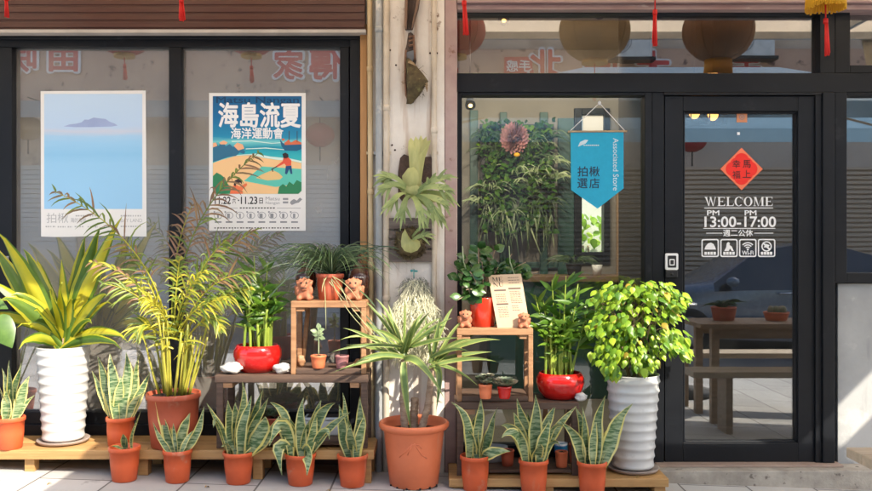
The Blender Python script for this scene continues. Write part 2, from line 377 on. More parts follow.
# ------------------------------------------------------------------ ground (structure)
def strip(mb, y0, y1, dz, xs=(-400, -60, -8, 0, 8, 60, 400), m=0):
    xs = list(xs)
    vs_ = [V((x, y, gz(x)+dz)) for x in xs for y in (y0, y1)]
    mb.add(vs_, [(2*i, 2*i+2, 2*i+3, 2*i+1) for i in range(len(xs)-1)], m)
def ground_mat(name, col, col2, tile=None, grout=None, rough=.75):
    m = M(name, col, col2, rough=rough, scale=1.3, bump=.12, bscale=45, spots=tuple(c*.6 for c in col), spotscale=5, spotcut=.66)
    if tile:
        t = m.node_tree; N = t.nodes; L = t.links; b = N['Principled BSDF']
        src = b.inputs['Base Color'].links[0].from_socket
        tc = N.new('ShaderNodeTexCoord'); br = N.new('ShaderNodeTexBrick'); L.new(tc.outputs['Object'], br.inputs['Vector'])
        mp = N.new('ShaderNodeMapping'); mp.inputs['Rotation'].default_value = (0, 0, PI/2); mp.inputs['Location'].default_value = (.1, .17, 0)
        L.new(tc.outputs['Object'], mp.inputs[0]); L.new(mp.outputs[0], br.inputs['Vector'])
        br.offset = .5; br.inputs['Scale'].default_value = 1; br.inputs['Brick Width'].default_value = tile; br.inputs['Row Height'].default_value = tile*.62
        br.inputs['Mortar Size'].default_value = .006; br.inputs['Mortar Smooth'].default_value = .3
        br.inputs['Color1'].default_value = (1, 1, 1, 1); br.inputs['Color2'].default_value = (.82, .81, .80, 1); br.inputs['Mortar'].default_value = (*grout, 1)
        mx = N.new('ShaderNodeMix'); mx.data_type = 'RGBA'; mx.blend_type = 'MULTIPLY'; mx.inputs[0].default_value = 1
        L.new(src, mx.inputs[6]); L.new(br.outputs['Color'], mx.inputs[7]); L.new(mx.outputs[2], b.inputs['Base Color'])
    return m
mb = MB(); strip(mb, -400, 400, -.012)
mb.build('ground', ground_mat('earth', (.20, .18, .15), (.15, .13, .11)), kind='structure')
mb = MB(); strip(mb, -4.6, 0.02, 0.0, xs=(-30, -8, 0, 8, 30))
mb.build('pavement', ground_mat('paving_stone', (.54, .53, .51), (.46, .455, .44), .62, (.25, .24, .23)), kind='structure')
mb = MB(); strip(mb, -8.2, -4.6, -.006, xs=(-60, -8, 0, 8, 60))
mb.build('road', ground_mat('asphalt', (.09, .09, .09), (.06, .06, .06)), kind='structure')
mb = MB(); strip(mb, -9.6, -8.2, -.002, xs=(-30, -8, 0, 8, 30))
mb.build('far_pavement', ground_mat('far_paving', (.36, .35, .34), (.30, .29, .28), .62, (.3, .3, .3)), kind='structure')

# ------------------------------------------------------------------ the shop building
SB = thing('shop_building', 'old plastered shop with dark framed glass front and cream pillar between its two bays', 'shop building', (0, 0, 0))
YF = -.05
xl0, xl1 = X(-120), X(360)
# left display window: frame mesh, panes as sub-parts
mb = MB()
def bar(px0, px1, py0, py1, y0=-.05, y1=.05, m=0): mb.box(X(px0, y0), X(px1, y0), y0, y1, Z(py1, y0), Z(py0, y0), m)
LF = -150
bar(LF, 360, 33, 39, -.07); bar(LF, 360, 39.1, 47, -.05)
bar(LF, 360, 425, 452, -.07); bar(LF, 360, 412, 424.9, -.05)
bar(169, 181, 47.1, 411.9, -.055); bar(-2, 12, 47.1, 411.9, -.055); bar(340, 349, 47.1, 411.9, -.05); bar(350, 360, 39.2, 424.8, -.072)
bar(-150, -142, 47.1, 411.9)
LW = mb.build('display_window', FRAME, SB, bevel=.003)
for a, b in ((12, 169), (181, 340), (-142, -2)):
    mb = MB(); mb.box(X(a), X(b), -.003, .003, Z(412), Z(47)); mb.build('pane', GL_L, LW)
mb = MB(); mb.box(X(7.0,-.06)-.012, X(7.0,-.06)+.012, -.068, -.0551, Z(272), Z(256)); mb.ell((X(7,-.07), -.07, Z(264)), (.006, .006, .012), 10)
mb.build('latch', M('grey_metal', (.35, .36, .37), rough=.35, metal=.6), LW, bevel=.003)
# walls under and over the bays
mb = MB()
mb.box(X(-150), X(360), -.04, .12, -.25, Z(452.3)); mb.box(X(457), X(640), -.04, .12, -.3, Z(457))
mb.build('base_wall', BASEDK, SB)
mb = MB(); mb.box(X(-150), X(1100), -.02, .2, Z(-2), 3.25)
mb.build('upper_wall', PLASTER, SB)
mb = MB()
yS = -.13
mb.box(X(-150), X(365, yS), yS, .0, Z(29.5, yS), Z(-40, yS))
for k in range(9): mb.box(X(-150), X(365, yS)-.002, yS-.006, yS-.0005, Z(27.5-7.6*k, yS), Z(22.6-7.6*k, yS))
sh = mb.build('shutter_housing', BROWNSHUT, SB, bevel=.003)
mb = MB(); mb.box(X(-150), X(366, yS), yS-.012, .0, Z(33, yS), Z(29.8, yS)); mb.build('trim', TRIM, sh)
# pillar
mb = MB()
mb.box(X(360.3), X(457), -.06, .2, -.2, 3.2); mb.box(X(388, -.14), X(444.5, -.14), -.14, -.061, -.1, 3.1)
pil = mb.build('pillar', PLASTER, SB, bevel=.006)
mb = MB(); mb.box(X(444.8, -.13), X(457, -.13), -.13, -.062, -.1, 3.0); mb.build('steel_post', PINKSTEEL, SB, bevel=.004)
mb = MB(); mb.box(X(360.2, -.09), X(367, -.09), -.09, -.061, .1, Z(28)); mb.build('wood_strip', STRIPWOOD, SB, bevel=.002)
def pipe(px0, px1, wpx, y, mat, col):
    mb = MB(); a = W(px0, 500, y); b = W(px1, -60, y); r = S(wpx, y)/2
    mb.tube([a.lerp(b, i/8) for i in range(9)], r, 14)
    for t in col: q = a.lerp(b, t); mb.tube([q-V((0, 0, .016)), q-V((0,0,.012)), q+V((0, 0, .012)), q+V((0,0,.016))], [r*1.02, r*1.22, r*1.22, r*1.02], 14)
    for t in (.3, .62): 
        q = a.lerp(b, t); mb.box(q.x-r*1.5, q.x+r*1.5, y, y+.1, q.z-.008, q.z+.008)
    return mb.build('pipe', mat, SB)
pipe(372, 369.5, 5.5, -.12, BAMBOO, (.2, .42, .55, .77, .9)); pipe(379, 379, 7, -.15, PIPE_G, (.28, .55, .84)); pipe(386, 386.5, 6.5, -.15, PIPE_C, (.36, .7))
pipe(434, 434, 5.5, -.15, PIPE_C, (.3, .66))
# bracket holes and nails of the pillar
NAIL = M('rust', (.05, .03, .02), rough=.8)
for px, py in ((390, 50), (430, 53), (437, 53), (392, 145), (396, 65), (433, 130), (395, 150), (428, 145)):
    mb = MB(); p = W(px, py, -.142); mb.ell(p, (.006, .006, .006), 8); mb.build('nail', NAIL, pil)
# right bay
mb = MB()
yB = -.12
mb.box(X(457.3, yB), X(1000), yB, .0, Z(9.5, yB), Z(4, yB)); mb.box(X(457.3, yB), X(1000), yB-.03, .0, Z(3.8, yB), Z(-30, yB))
mb.build('pink_beam', M('pink_beam_paint', (.30, .19, .19), (.38, .28, .27), rough=.4, scale=3, stretch=(1, 6, 6), spots=(.5, .42, .4), spotscale=6, spotcut=.64), SB, bevel=.003)
mb = MB()
bar(457, 850, 9.8, 13, -.06); bar(457, 1000, 73, 92, -.06)
bar(820, 835, 13.1, 72.9, -.06); bar(835.2, 850, 9.8, 72.9, -.05)
bar(850.1, 1000, 65, 72.9, -.045)
TW = mb.build('transom_window', FRAME, SB, bevel=.003)
mb = MB(); mb.box(X(457), X(820), -.003, .003, Z(73), Z(12)); mb.build('pane', GL_T, TW)
mb = MB(); mb.box(X(850), X(1000), -.003, .003, Z(66), Z(5)); mb.build('pane', GL_T, TW)
mb = MB()
bar(645, 652, 92.1, 457, -.055); bar(457, 462, 92.1, 457, -.05); bar(462.1, 644.9, 446, 457, -.055); bar(462.1, 644.9, 92.1, 95, -.05)
WW = mb.build('shop_window', FRAME, SB, bevel=.003)
mb = MB(); mb.box(X(461), X(645), -.003, .003, Z(447), Z(94)); mb.build('pane', GL_R, WW)
# fixed side panel and door jambs
mb = MB()
bar(652.2, 664, 92.1, 463, -.05); bar(823, 835, 92.1, 463, -.075); bar(664.2, 822.8, 92.1, 95, -.06); bar(815.5, 822.8, 95.2, 463, -.06)
mb.build('door_frame', FRAME, SB, bevel=.003)
mb = MB()
yD = -.045
bar(664.8, 683, 96, 462, yD, .02); bar(798, 814.8, 96, 462, yD, .02); bar(683.1, 797.9, 96, 111, yD, .02); bar(683.1, 797.9, 443, 462, yD, .02)
for a in ((683.1, 685, 111.1, 442.9), (796, 797.9, 111.1, 442.9), (685.1, 795.9, 111.1, 113), (685.1, 795.9, 441, 442.9)): bar(*a, -.03, .012)
DR = mb.build('door', FRAME, SB, bevel=.003)
mb = MB(); mb.box(X(684), X(797), -.004, .002, Z(442), Z(112)); mb.build('pane', GL_D, DR)
mb = MB(); p = W(677, 303.5, -.05); mb.tube([p, p+V((0, -.05, 0)), p+V((.012, -.058, 0)), p+V((.095, -.058, 0))], .0085, 10); mb.lathe([(.02, 0), (.02, .0)], p, 12)
mb.build('handle', M('brushed_steel', (.75, .75, .76), rough=.25, metal=.9), DR)
# door lettering (white vinyl on the glass)
yl = -.0046
mb = merge(serif('WELCOME', X(704), X(772.8), Z(206), Z(197), yl),
           txt('PM', X(707), X(719), Z(215.3), Z(210.4), yl, .02), txt('PM', X(744.5), X(756), Z(215.3), Z(210.4), yl, .02),
           txt('13:00-17:00', X(704.5), X(775.5), Z(227), Z(216.6), yl, .02), txt('週二公休', X(723), X(752.5), Z(236.3), Z(229.6), yl, .02))
for a, b, c, d in ((704, 772.8, 207.6, 208.4), (703, 775, 228, 228.7), (706, 722, 232.8, 233.5), (754, 773, 232.8, 233.5)): mb.flat([(X(a), Z(d)), (X(b), Z(d)), (X(b), Z(c)), (X(a), Z(c))], yl-.0001)
mb.build('lettering', WHITE, DR)
mb = MB()
def rrect(x0, x1, z0, z1, r, n=5):
    ps = []
    for cx, cz, a0 in ((x1-r, z1-r, 0), (x0+r, z1-r, 90), (x0+r, z0+r, 180), (x1-r, z0+r, 270)):
        for i in range(n+1):
            a = math.radians(a0+90*i/n); ps.append((cx+r*math.cos(a), cz+r*math.sin(a)))
    return ps
def ringpoly(mb, outer, inner, y, m=0):
    n = len(outer); mb.add([V((a, y, b)) for a, b in outer+inner], [(i, (i+1) % n, n+(i+1) % n, n+i) for i in range(n)], m)
for k in range(4):
    a, b = 701.2+18.8*k, 718.6+18.8*k
    ringpoly(mb, rrect(X(a), X(b), Z(257), Z(239), .012), rrect(X(a+1.2), X(b-1.2), Z(255.8), Z(240.2), .008), yl)
    if k == 2:
        c = (X((a+b)/2), Z(249.5))
        for r in (3, 5.2, 7.4):
            ps = [(c[0]+S(r)*math.cos(math.radians(t)), c[1]+S(r)*math.sin(math.radians(t))) for t in range(42, 139, 12)]
            qs = [(c[0]+S(r-1.2)*math.cos(math.radians(t)), c[1]+S(r-1.2)*math.sin(math.radians(t))) for t in range(42, 139, 12)]
            mb.flat(ps+qs[::-1], yl)
        mb.disc(c[0], c[1], S(1), yl)
        mb = merge(mb, txt('Wi-Fi', X(a+3), X(b-3), Z(254.9), Z(250.8), yl, .02))
    else:
        for q in range(4): mb.flat([(X(a+3+3*q), Z(254.8)), (X(a+5.4+3*q), Z(254.8)), (X(a+5.4+3*q), Z(251.8)), (X(a+3+3*q), Z(251.8))], yl)
a = 701.2
mb.flat([(X(a+p), Z(q)) for p, q in ((3,249.5),(4,246.5),(6.5,243.5),(9.5,242.5),(12,244),(13.6,247),(14.6,249.5))], yl)
mb.flat([(X(a+18.8+p), Z(q)) for p, q in ((4,251),(6,247),(6.4,243.4),(8,242),(9.6,243),(9.2,245),(11.5,246.5),(13.5,251),(11.4,251),(9.6,248.4),(8.6,251))], yl)
c = (X(a+56.4+8.7), Z(246.4))
ringpoly(mb, [(c[0]+S(5.2)*math.cos(t*.3142), c[1]+S(5.2)*math.sin(t*.3142)) for t in range(20)], [(c[0]+S(4)*math.cos(t*.3142), c[1]+S(4)*math.sin(t*.3142)) for t in range(20)], yl)
mb.flat([(c[0]-S(3.6), c[1]+S(2.4)), (c[0]-S(2.4), c[1]+S(3.6)), (c[0]+S(3.6), c[1]-S(2.4)), (c[0]+S(2.4), c[1]-S(3.6))], yl-.0001)
mb.flat([(c[0]-S(3), c[1]-S(1)), (c[0]+S(1.5), c[1]-S(1.2)), (c[0]+S(3), c[1]+S(1.2)), (c[0]-S(.5), c[1]+S(2.6))], yl)
mb.build('pictogram_row', WHITE, DR)
# right edge bay: window over a concrete panel
mb = MB()
bar(835.2, 847, 92.1, 283, -.06); bar(847.1, 1000, 92.1, 95, -.055); bar(847.1, 1000, 273, 283, -.06); bar(990, 1000, 95.1, 272.9, -.05)
EW = mb.build('side_window', FRAME, SB, bevel=.003)
mb = MB(); mb.box(X(846), X(992), -.003, .003, Z(274), Z(94)); mb.build('pane', GL_D, EW)
mb = MB(); mb.box(X(835.3), X(1000), -.03, .1, -.35, Z(283.3)); mb.build('concrete_panel', CONC, SB, bevel=.003)
mb = MB(); mb.box(X(640), X(1000), -.19, .02, -.4, Z(464.6, -.05)); mb.build('step', STEPC, SB, bevel=.006)
mb = MB(); mb.box(X(652.5), X(834), -.12, .03, Z(464.5,-.05), Z(462.4, -.05)); mb.build('threshold', M('threshold_stone', (.40, .30, .24), (.30, .22, .18), rough=.6, scale=5), SB, bevel=.003)
# interior shell
WALLIN = M('inside_wall', (.25, .23, .20), (.20, .185, .165), rough=.8, scale=2)
WALLGR = M('inside_grey', (.20, .21, .21), (.16, .17, .17), rough=.8, scale=2)
FLOORIN = M('inside_floor', (.22, .20, .18), (.16, .15, .13), rough=.35, scale=3)
CEIL = M('inside_ceiling', (.55, .52, .48), rough=.8, scale=2)
YB = 2.6
nx0, nx1, nz0, nz1 = X(582, YB), X(604, YB), Z(252, YB), Z(114, YB)
mb = MB()
mb.box(X(450), nx0, YB, YB+.12, -.2, 3.2); mb.box(nx1, X(1000)+1, YB, YB+.12, -.2, 3.2)
mb.box(nx0, nx1, YB, YB+.12, -.2, nz0); mb.box(nx0, nx1, YB, YB+.12, nz1, 3.2)
mb.box(X(452), X(457)+.02, .2, YB, -.2, 3.2); mb.box(X(1000)+.5, X(1000)+.6, .1, YB, -.2, 3.2)
mb.build('inner_wall', WALLIN, SB)
mb = MB(); mb.box(X(-170), X(440), 1.6, 1.7, -.2, 3.2); mb.box(X(-170)-.1, X(-170), .12, 1.6, -.2, 3.2); mb.box(X(440)-.05, X(440), .2, 1.6, -.2, 3.2)
mb.build('grey_partition', WALLGR, SB)
mb = MB(); mb.box(X(-170), X(1000)+.6, .1, YB, -.25, .03); mb.build('inner_floor', FLOORIN, SB)
mb = MB(); mb.box(X(-170), X(1000)+.6, .12, YB, 3.05, 3.1); mb.build('inner_ceiling', CEIL, SB)
mb = MB(); mb.box(X(-175), X(1000)+.7, -.1, YB+.3, 3.26, 3.45); mb.build('roof', M('roof_slab', (.3, .29, .28), rough=.9), SB)
DKROOM = M('unlit_room_dark', (.03, .024, .02), (.02, .016, .014), rough=.8)  # added dark sheets standing in for the unlit room behind the door
mb = MB(); mb.box(X(660), X(1000)+.49, .95, 1.0, .03, 3.04); mb.box(X(655), X(660), .12, 1.0, .03, 3.04)
mb.build('added_dark_sheet', DKROOM, SB)
TEAL = M('teal_paint', (.03, .085, .075), (.022, .065, .058), rough=.5, scale=4)
mb = MB()
yq = YB-.03
def qb(px0, px1, py0, py1, m=0, y=yq, t=.028): mb.box(X(px0, y), X(px1, y), y, y+t, Z(py1, y), Z(py0, y), m)
for a in ((470, 478, 110, 330), (500, 507, 112, 330), (540, 548, 112, 330), (558, 574, 118, 330)): qb(*a)
for a in ((478.2, 499.8, 262, 268), (507.2, 539.8, 262, 268), (548.2, 557.8, 262, 268)): qb(*a)
mb.build('teal_partition', TEAL, SB, bevel=.004)
mb = MB()
for a in ((574.5, 582, 108, 262), (604, 610, 108, 262), (582.1, 603.9, 108, 114), (582.1, 603.9, 252, 262)): qb(*a, 0, YB-.04, .1)
NW = mb.build('narrow_window', FRAME, SB, bevel=.003)
mb = MB(); mb.box(nx0+.002, nx1-.002, YB+.03, YB+.034, nz0, nz1); mb.build('pane', glass('clear_glass', .03, .01, (.95, .97, .95)), NW)
mb = MB(); qb(582.4, 603.6, 114.2, 131.5, 0, YB+.0, .012); mb.build('blind', PAPER, NW)
mb = MB()
for a in ((617, 622, 138, 335), (640, 645, 138, 335), (622.1, 639.9, 138, 144)): qb(*a, 0, YB-.05, .05)
qb(622.1, 639.9, 144.1, 335, 0, YB-.03, .03)
ID = mb.build('inner_door', M('tan_door', (.34, .23, .14), (.27, .18, .11), rough=.45, scale=3, stretch=(8, 8, .8)), SB, bevel=.004)
mb = MB(); p = W(636, 238, YB-.06); mb.tube([p, p+V((0, -.04, 0)), p+V((-.08, -.045, 0))], .012, 8); mb.build('handle', M('brass', (.5, .35, .15), rough=.3, metal=1), ID)

# ------------------------------------------------------------------ awning and lanterns over the door
AW = thing('awning', 'pale translucent canopy on thin steel rafters above the shop front', 'awning', (0, -.9, 3.0))
mb = MB(); mb.box(-4.2, 6.4, -1.88, -.03, 3.03, 3.036)
mb.build('canopy_sheet', M('awning_sheet', (.92, .83, .70), (.88, .79, .66), rough=.6, scale=2, transl=.88), AW)
mb = MB()
for k in range(11): x = -4+k*1.03; mb.box(x-.02, x+.02, -1.86, -.03, 2.985, 3.028)
mb.box(-4.2, 6.4, -1.90, -1.865, 2.97, 3.028)
mb.build('rafters', M('galvanised', (.42, .42, .42), rough=.4, metal=.5), AW)
GOLD = M('gold_paint', (.5, .30, .05), rough=.4, metal=.4)
SHPAN = M('shade_panel_sheet', (.5, .45, .36), (.44, .39, .31), rough=.8)
for pg in ([(3.45, 3.025), (3.62, 2.2), (4.03, 2.60), (4.46, 3.025)], [(3.72, 1.75), (3.72, 2.06), (4.05, 2.36), (4.72, 3.025), (5.6, 3.025), (5.6, 1.75)]):
    mb = MB(); mb.prism(pg, -1.925, -1.921); mb.build('added_shade_panel', SHPAN, AW)  # added panels out of view; the slit between them shapes a slanting sun patch
TASS = M('red_tassel', (.80, .02, .012), (.68, .014, .01), rough=.55, transl=.25)
YEL = M('yellow_fringe', (.80, .42, .01), (.72, .34, .01), rough=.6, transl=.2)
def lantern(px, py_top, py_bot, body, r, label, fringe=False, lean=0, body_z=None):
    y = -.8; x = X(px, y); zt, zb = Z(py_top, y), Z(py_bot, y); zc = body_z or 2.765
    t = thing('lantern', label, 'lantern', (x, y, zc), 'lanterns under the awning')
    mb = MB(); n = 28
    prof = [(r*.34, -r*.86)]+[(r*math.sqrt(max(0, 1-(k/8)**2*.88)), r*.84*k/8) for k in range(-8, 9)]+[(r*.34, r*.86)]
    mb.lathe(prof, (x, y, zc), 32, sx=1)
    for k in range(8):
        a = k*PI/4; mb.tube([V((x+q*1.004*math.cos(a), y+q*1.004*math.sin(a), zc+z)) for q, z in prof], .003, 5)
    mb.build('lantern_body', body, t)
    mb = MB(); mb.lathe([(r*.37, -.015), (r*.37, .015)], (x, y, zc-r*.88), 24); mb.build('cap_ring', GOLD, t)
    mb = MB(); mb.lathe([(r*.37, -.015), (r*.37, .015)], (x, y, zc+r*.88), 24)
    mb.tube([(x, y, zc+r*.88), (x, y, 2.99)], .004, 6); mb.build('cap_ring', GOLD, t)
    mb = MB(); z1 = zc-r*.9
    mb.tube([(x, y, z1), (x+lean*.3, y, zt)], .0035, 6)
    mb.tube([(x+lean*.3, y, zt+.012), (x+lean*.3, y, zt-.012)], .012, 8)
    for k in range(26):
        a = R.uniform(0, 6.28); q = R.uniform(.002, .015)
        mb.tube([(x+lean*.3+q*.5*math.cos(a), y+q*.5*math.sin(a), zt), (x+lean+q*math.cos(a), y+q*math.sin(a), zb+R.uniform(-.006, .012))], .0032, 5)
    mb.build('tassel', TASS, t)
    if fringe:
        mb = MB()
        for k in range(60):
            a = 2*PI*k/60; q = .085
            mb.tube([(x+q*math.cos(a), y+q*math.sin(a), z1+.02), (x+(q+.006)*math.cos(a), y+(q+.006)*math.sin(a), Z(9, y)+R.uniform(-.008, .012))], .0055, 5)
        mb.build('fringe', YEL, t)
    return t
LB1 = M('lantern_amber', (.40, .27, .10), (.34, .22, .08), rough=.6, transl=.3)
LB2 = M('lantern_brown', (.34, .18, .09), (.28, .14, .07), rough=.6, transl=.3)
LB3 = M('lantern_red', (.55, .10, .09), (.48, .07, .07), rough=.5, transl=.3)
lantern(463.5, 3, 34, LB3, .20, 'red lantern whose short tassel hangs beside the pink steel post', lean=.012)
lantern(655, 12, 45, LB1, .24, 'amber lantern with a red tassel hanging over the left edge of the door')
lantern(825.5, 21, 55, LB2, .24, 'brown lantern with yellow fringe and a long red tassel right of the door', True, lean=.004)
lantern(181, 0, 20, LB3, .19, 'red lantern whose tassel tip hangs before the brown shutter housing above the divider', lean=.006)
lantern(6, -2, 16, LB3, .19, 'red lantern with frayed tassel tip at the left end of the shutter housing', lean=.008)

# ------------------------------------------------------------------ posters
def sheet(px0, px1, py0, py1, y0, y1): 
    mb = MB(); mb.box(X(px0), X(px1), y0, y1, Z(py1), Z(py0)); return mb
def quad(mb, px0, px1, py0, py1, y, m=0): mb.flat([(X(px0), Z(py1)), (X(px1), Z(py1)), (X(px1), Z(py0)), (X(px0), Z(py0))], y, m)
PO = thing('poster', 'pale blue poster of a misty island on the sea with a white margin', 'poster', (X(93), -.004, Z(236)))
mb = MB(); n = 8
top = [(X(41+105*i/n), Z(91.2-.6*i/n)) for i in range(n+1)]; bot = [(X(41.5+105.3*i/n), Z(236.6-.4*i/n+.5*math.sin(i))) for i in range(n+1)]
mb.prism(bot+top[::-1], -.0052, -.0042); mb.build('paper_sheet', PAPER, PO)
mb = MB(); quad(mb, 44.6, 142.6, 94, 209, -.0056)
hz = Z(94)-Z(209); b0 = Z(209)-Z(236)
sky_s = [(0, rgb(152,200,234)), (.42, rgb(150,200,234)), (.5, rgb(140,194,230)), (.6, rgb(152,200,234)), (.66, rgb(164,202,232)), (.695, rgb(196,204,222)), (.74, rgb(182,206,232)), (1, rgb(190,214,238))]
mb.build('sea_picture', gradient_mat('sea_print', sky_s, b0, b0+hz), PO)
mb = MB(); mb.flat([(X(a), Z(b)) for a, b in ((64,126.5),(70,124.4),(76,123.8),(82,122.4),(85,119.6),(89,119.8),(94,117.6),(100,118.4),(106,119.0),(110,121.8),(115,123.6),(118,125.6),(112,126.6),(90,127.2),(74,127.2))], -.0060)
mb.build('island', M('island_ink', rgb(150,166,204), rgb(158,174,212), rough=.5), PO)
mb = merge(txt('拍楸', X(47), X(68.5), Z(223), Z(213), -.0056), txt('BAY LAND', X(121), X(142.5), Z(222.2), Z(218.6), -.0056))
for a, b, c in ((76, 88, 215.8), (90, 100, 215.8), (121, 142, 215.8), (75, 84, 226.6), (46, 56, 226.6), (58, 66, 226.8), (68, 73, 226.8), (88, 98, 226.8), (104, 117, 226.8), (121, 141, 226.4)):
    k = a
    while k < b: quad(mb, k, min(k+R.uniform(1, 2), b), c-.7, c+.7, -.0056); k += 2.4
mb = merge(mb, txt('海的海岸', X(71), X(86.5), Z(222.6), Z(217.8), -.0056, .01))
mb.build('caption', M('faint_ink', (.46, .46, .46), (.42, .42, .42), rough=.6), PO)

P2 = thing('poster', 'festival poster of a sunny beach with white brush lettering and dates below', 'poster', (X(257), -.004, Z(231)))
mb = sheet(209.3, 305.8, 93, 230.8, -.0052, -.0042); mb.build('paper_sheet', PAPER, P2)
mb = MB(); mb.flat([(X(213), Z(96.2)), (X(301.8), Z(96.2)), (X(301.8), Z(191)), (X(298.5), Z(194)), (X(216), Z(194)), (X(213), Z(191))][::-1], -.0056)
b0 = Z(194)-Z(231); hz = Z(96)-Z(194)
mb.build('sea_picture', gradient_mat('beach_print', [(0, rgb(60,170,170)), (.3, rgb(66,188,184)), (.42, rgb(48,176,186)), (.5, rgb(20,148,172)), (.56, rgb(120,206,206)), (.6, rgb(30,140,178)), (.8, rgb(8,106,160)), (1, rgb(6,92,140))], b0, b0+hz), P2)
def flatpart(name, polys, col, y, parent):
    mb = MB()
    for k, p in enumerate(polys): mb.flat([(X(a), Z(b)) for a, b in p], y-.00004*(k % 5))
    return mb.build(name, M('ink_'+name, col, col, rough=.5), parent)
flatpart('sand', [[(213.2,194),(213.2,163),(222,160),(236,156),(252,155),(264,158),(278,160),(290,160.5),(301.6,163),(301.6,191),(298.5,193.9),(216,193.9)]], rgb(240,196,140), -.0060, P2)
flatpart('surf', [[(213.2,163),(222,159.6),(238,155),(256,153.6),(270,156.5),(290,158.5),(301.6,161),(301.6,162.8),(290,160.4),(278,159.9),(264,157.8),(252,154.8),(236,155.8),(222,159.8)], [(232,141),(252,140.4),(272,143),(284,142.2),(284,142.8),(272,143.8),(252,141.4),(232,142)], [(246,148.6),(266,147.6),(286,149.5),(286,150.2),(266,148.6),(246,149.4)]], rgb(208,236,226), -.0063, P2)
flatpart('mat', [[(244,181),(262,166.5),(302-.6,169),(301.5,183),(276,187)]], rgb(92,194,176), -.0064, P2)
flatpart('grain_heap', [[(256,178),(262,174.5),(268,172),(273,170.2),(279,173),(283,177),(280,179.5),(268,180.5)]], rgb(226,190,128), -.0068, P2)
flatpart('worker', [[(282.6,154),(285.6,152.6),(288.4,154.2),(288.8,157.2),(286.6,158.6),(283.6,158)]], rgb(40,30,34), -.0068, P2)
flatpart('worker_shirt', [[(283.5,158),(288.5,157.4),(291.6,160.4),(291.4,165.4),(286.4,166),(284.6,163.6),(276.6,167.6),(276,166.4),(283,161)]], rgb(226,88,60), -.0068, P2)
flatpart('worker_trousers', [[(286,166.1),(291.6,165.6),(292.6,174),(290.8,174),(289.4,169),(287.2,174.4),(285.2,173.8)]], rgb(30,72,120), -.0069, P2)
flatpart('rake', [[(272.2,168.6),(277,166.0),(277.4,166.8),(273,169.4),(273.6,171.8),(272.9,172),(271.4,169)]], rgb(60,44,44), -.0071, P2)
flatpart('boat', [[(280,139.5),(284,144),(301.6,143.5),(301.6,149),(297,151),(285,150.6),(281.6,146)]], rgb(24,92,128), -.0066, P2)
flatpart('boat_deck', [[(284.6,143),(289,139.5),(291,142.6),(296,140),(301.6,142.6),(301.6,144.4),(285,145)], [(282,138.6),(284.8,138.8),(284.6,140.6),(282.2,140.8)]], rgb(214,108,70), -.0070, P2)
for bp_ in ([(289,131),(289.7,131),(289.8,140),(289.1,140)], [(297,131),(297.6,131),(297.7,142),(297.1,142)]): flatpart('mast', [bp_], rgb(70,60,60), -.0072, P2)
flatpart('crowd', [[(213.3,147),(216,143.6),(219,146),(221,142.4),(224.4,143.4),(226,146.4),(230,144),(233.4,147.4),(236,144),(241,146.6),(245.6,152),(244,154),(240,152.6),(236,156),(228,157),(220,160),(213.3,162)]], rgb(44,108,140), -.0068, P2)
for bp_ in ([(219.4,142.6),(224,140.6),(228,142.4),(226.4,144.4),(221,144.6)], [(234,146),(237.6,142.6),(243,144.6),(244.6,148.6),(238.6,150.6)], [(213.3,143),(216.4,142.6),(217.6,146),(213.3,147.5)]): flatpart('hat', [bp_], rgb(236,176,132), -.0072, P2)
for bp_ in ([(213.2,190.8),(213.2,176),(217,172.6),(221.6,175),(225.6,178.6),(228,184),(231,187),(231,193.8),(216,193.9)], [(278,193.8),(279.4,187),(283,184),(286.6,186.4),(289.4,181.6),(293.6,184.6),(297,180),(301.6,182.4),(301.6,190.8),(298.5,193.8)]): flatpart('bush', [bp_], rgb(44,128,84), -.0068, P2)
flatpart('child', [[(230,193.8),(231.6,188),(235,184),(240,186.6),(246.6,183),(247.6,185),(242.6,190),(243,193.8)]], rgb(236,120,74), -.0069, P2)
flatpart('child_hair', [[(234,184.6),(235,180.6),(238.4,178.8),(242,181),(242.4,184.6),(240.6,182.6),(236.6,183.4),(235.6,187)]], rgb(46,32,36), -.0072, P2)
mb = merge(txt('海島流夏', X(219), X(300.5), Z(127.2), Z(103), -.0066, .03), txt('海洋運動會', X(231.4), X(283.4), Z(138.8), Z(127.9), -.0070, .025))
mb.build('title', WHITE, P2)
txt('Matsu Nangan', X(216.6), X(299), Z(105), Z(96.8), -.0060, .01).build('heading', M('navy_ink', rgb(10,62,104), rough=.5), P2)
mb = merge(txt('11.22', X(215.2), X(230.8), Z(204), Z(196.8), -.0056, .02), txt('六', X(232.6), X(236), Z(203.6), Z(198), -.0056, .02), txt('11.23', X(241.2), X(257.4), Z(204), Z(196.8), -.0056, .02), txt('日', X(259.6), X(263), Z(203.6), Z(198), -.0056, .02))
quad(mb, 238, 239.4, 199.8, 201, -.0056)
for k in range(30):
    a = 214.6+k*2.85; quad(mb, a, a+R.uniform(1.2, 2.3), 227.4, 228.5, -.0056)
for k in range(12): quad(mb, 240+k*3, 242+k*3, 207.4, 208.5, -.0056)
quad(mb, 214, 238, 207.9, 208.2, -.0056); quad(mb, 277, 301, 207.9, 208.2, -.0056)
mb.build('dates', BLACK, P2)
mb = merge(txt('Matsu', X(265.8), X(279.8), Z(200.4), Z(196.8), -.0056), txt('Nangan', X(265.8), X(279.8), Z(205), Z(201.4), -.0056))
mb.flat([(X(a), Z(b)) for a, b in ((291,201),(294,199),(297,200.6),(300,197.6),(303-.6,199.4),(299,202.6),(295.6,203.4),(292,205),(290,203))], -.0056)
quad(mb, 283, 288.4, 198, 200, -.0056); quad(mb, 283, 288.4, 201.4, 203.4, -.0056)
mb.build('place_lettering', GREY, P2)
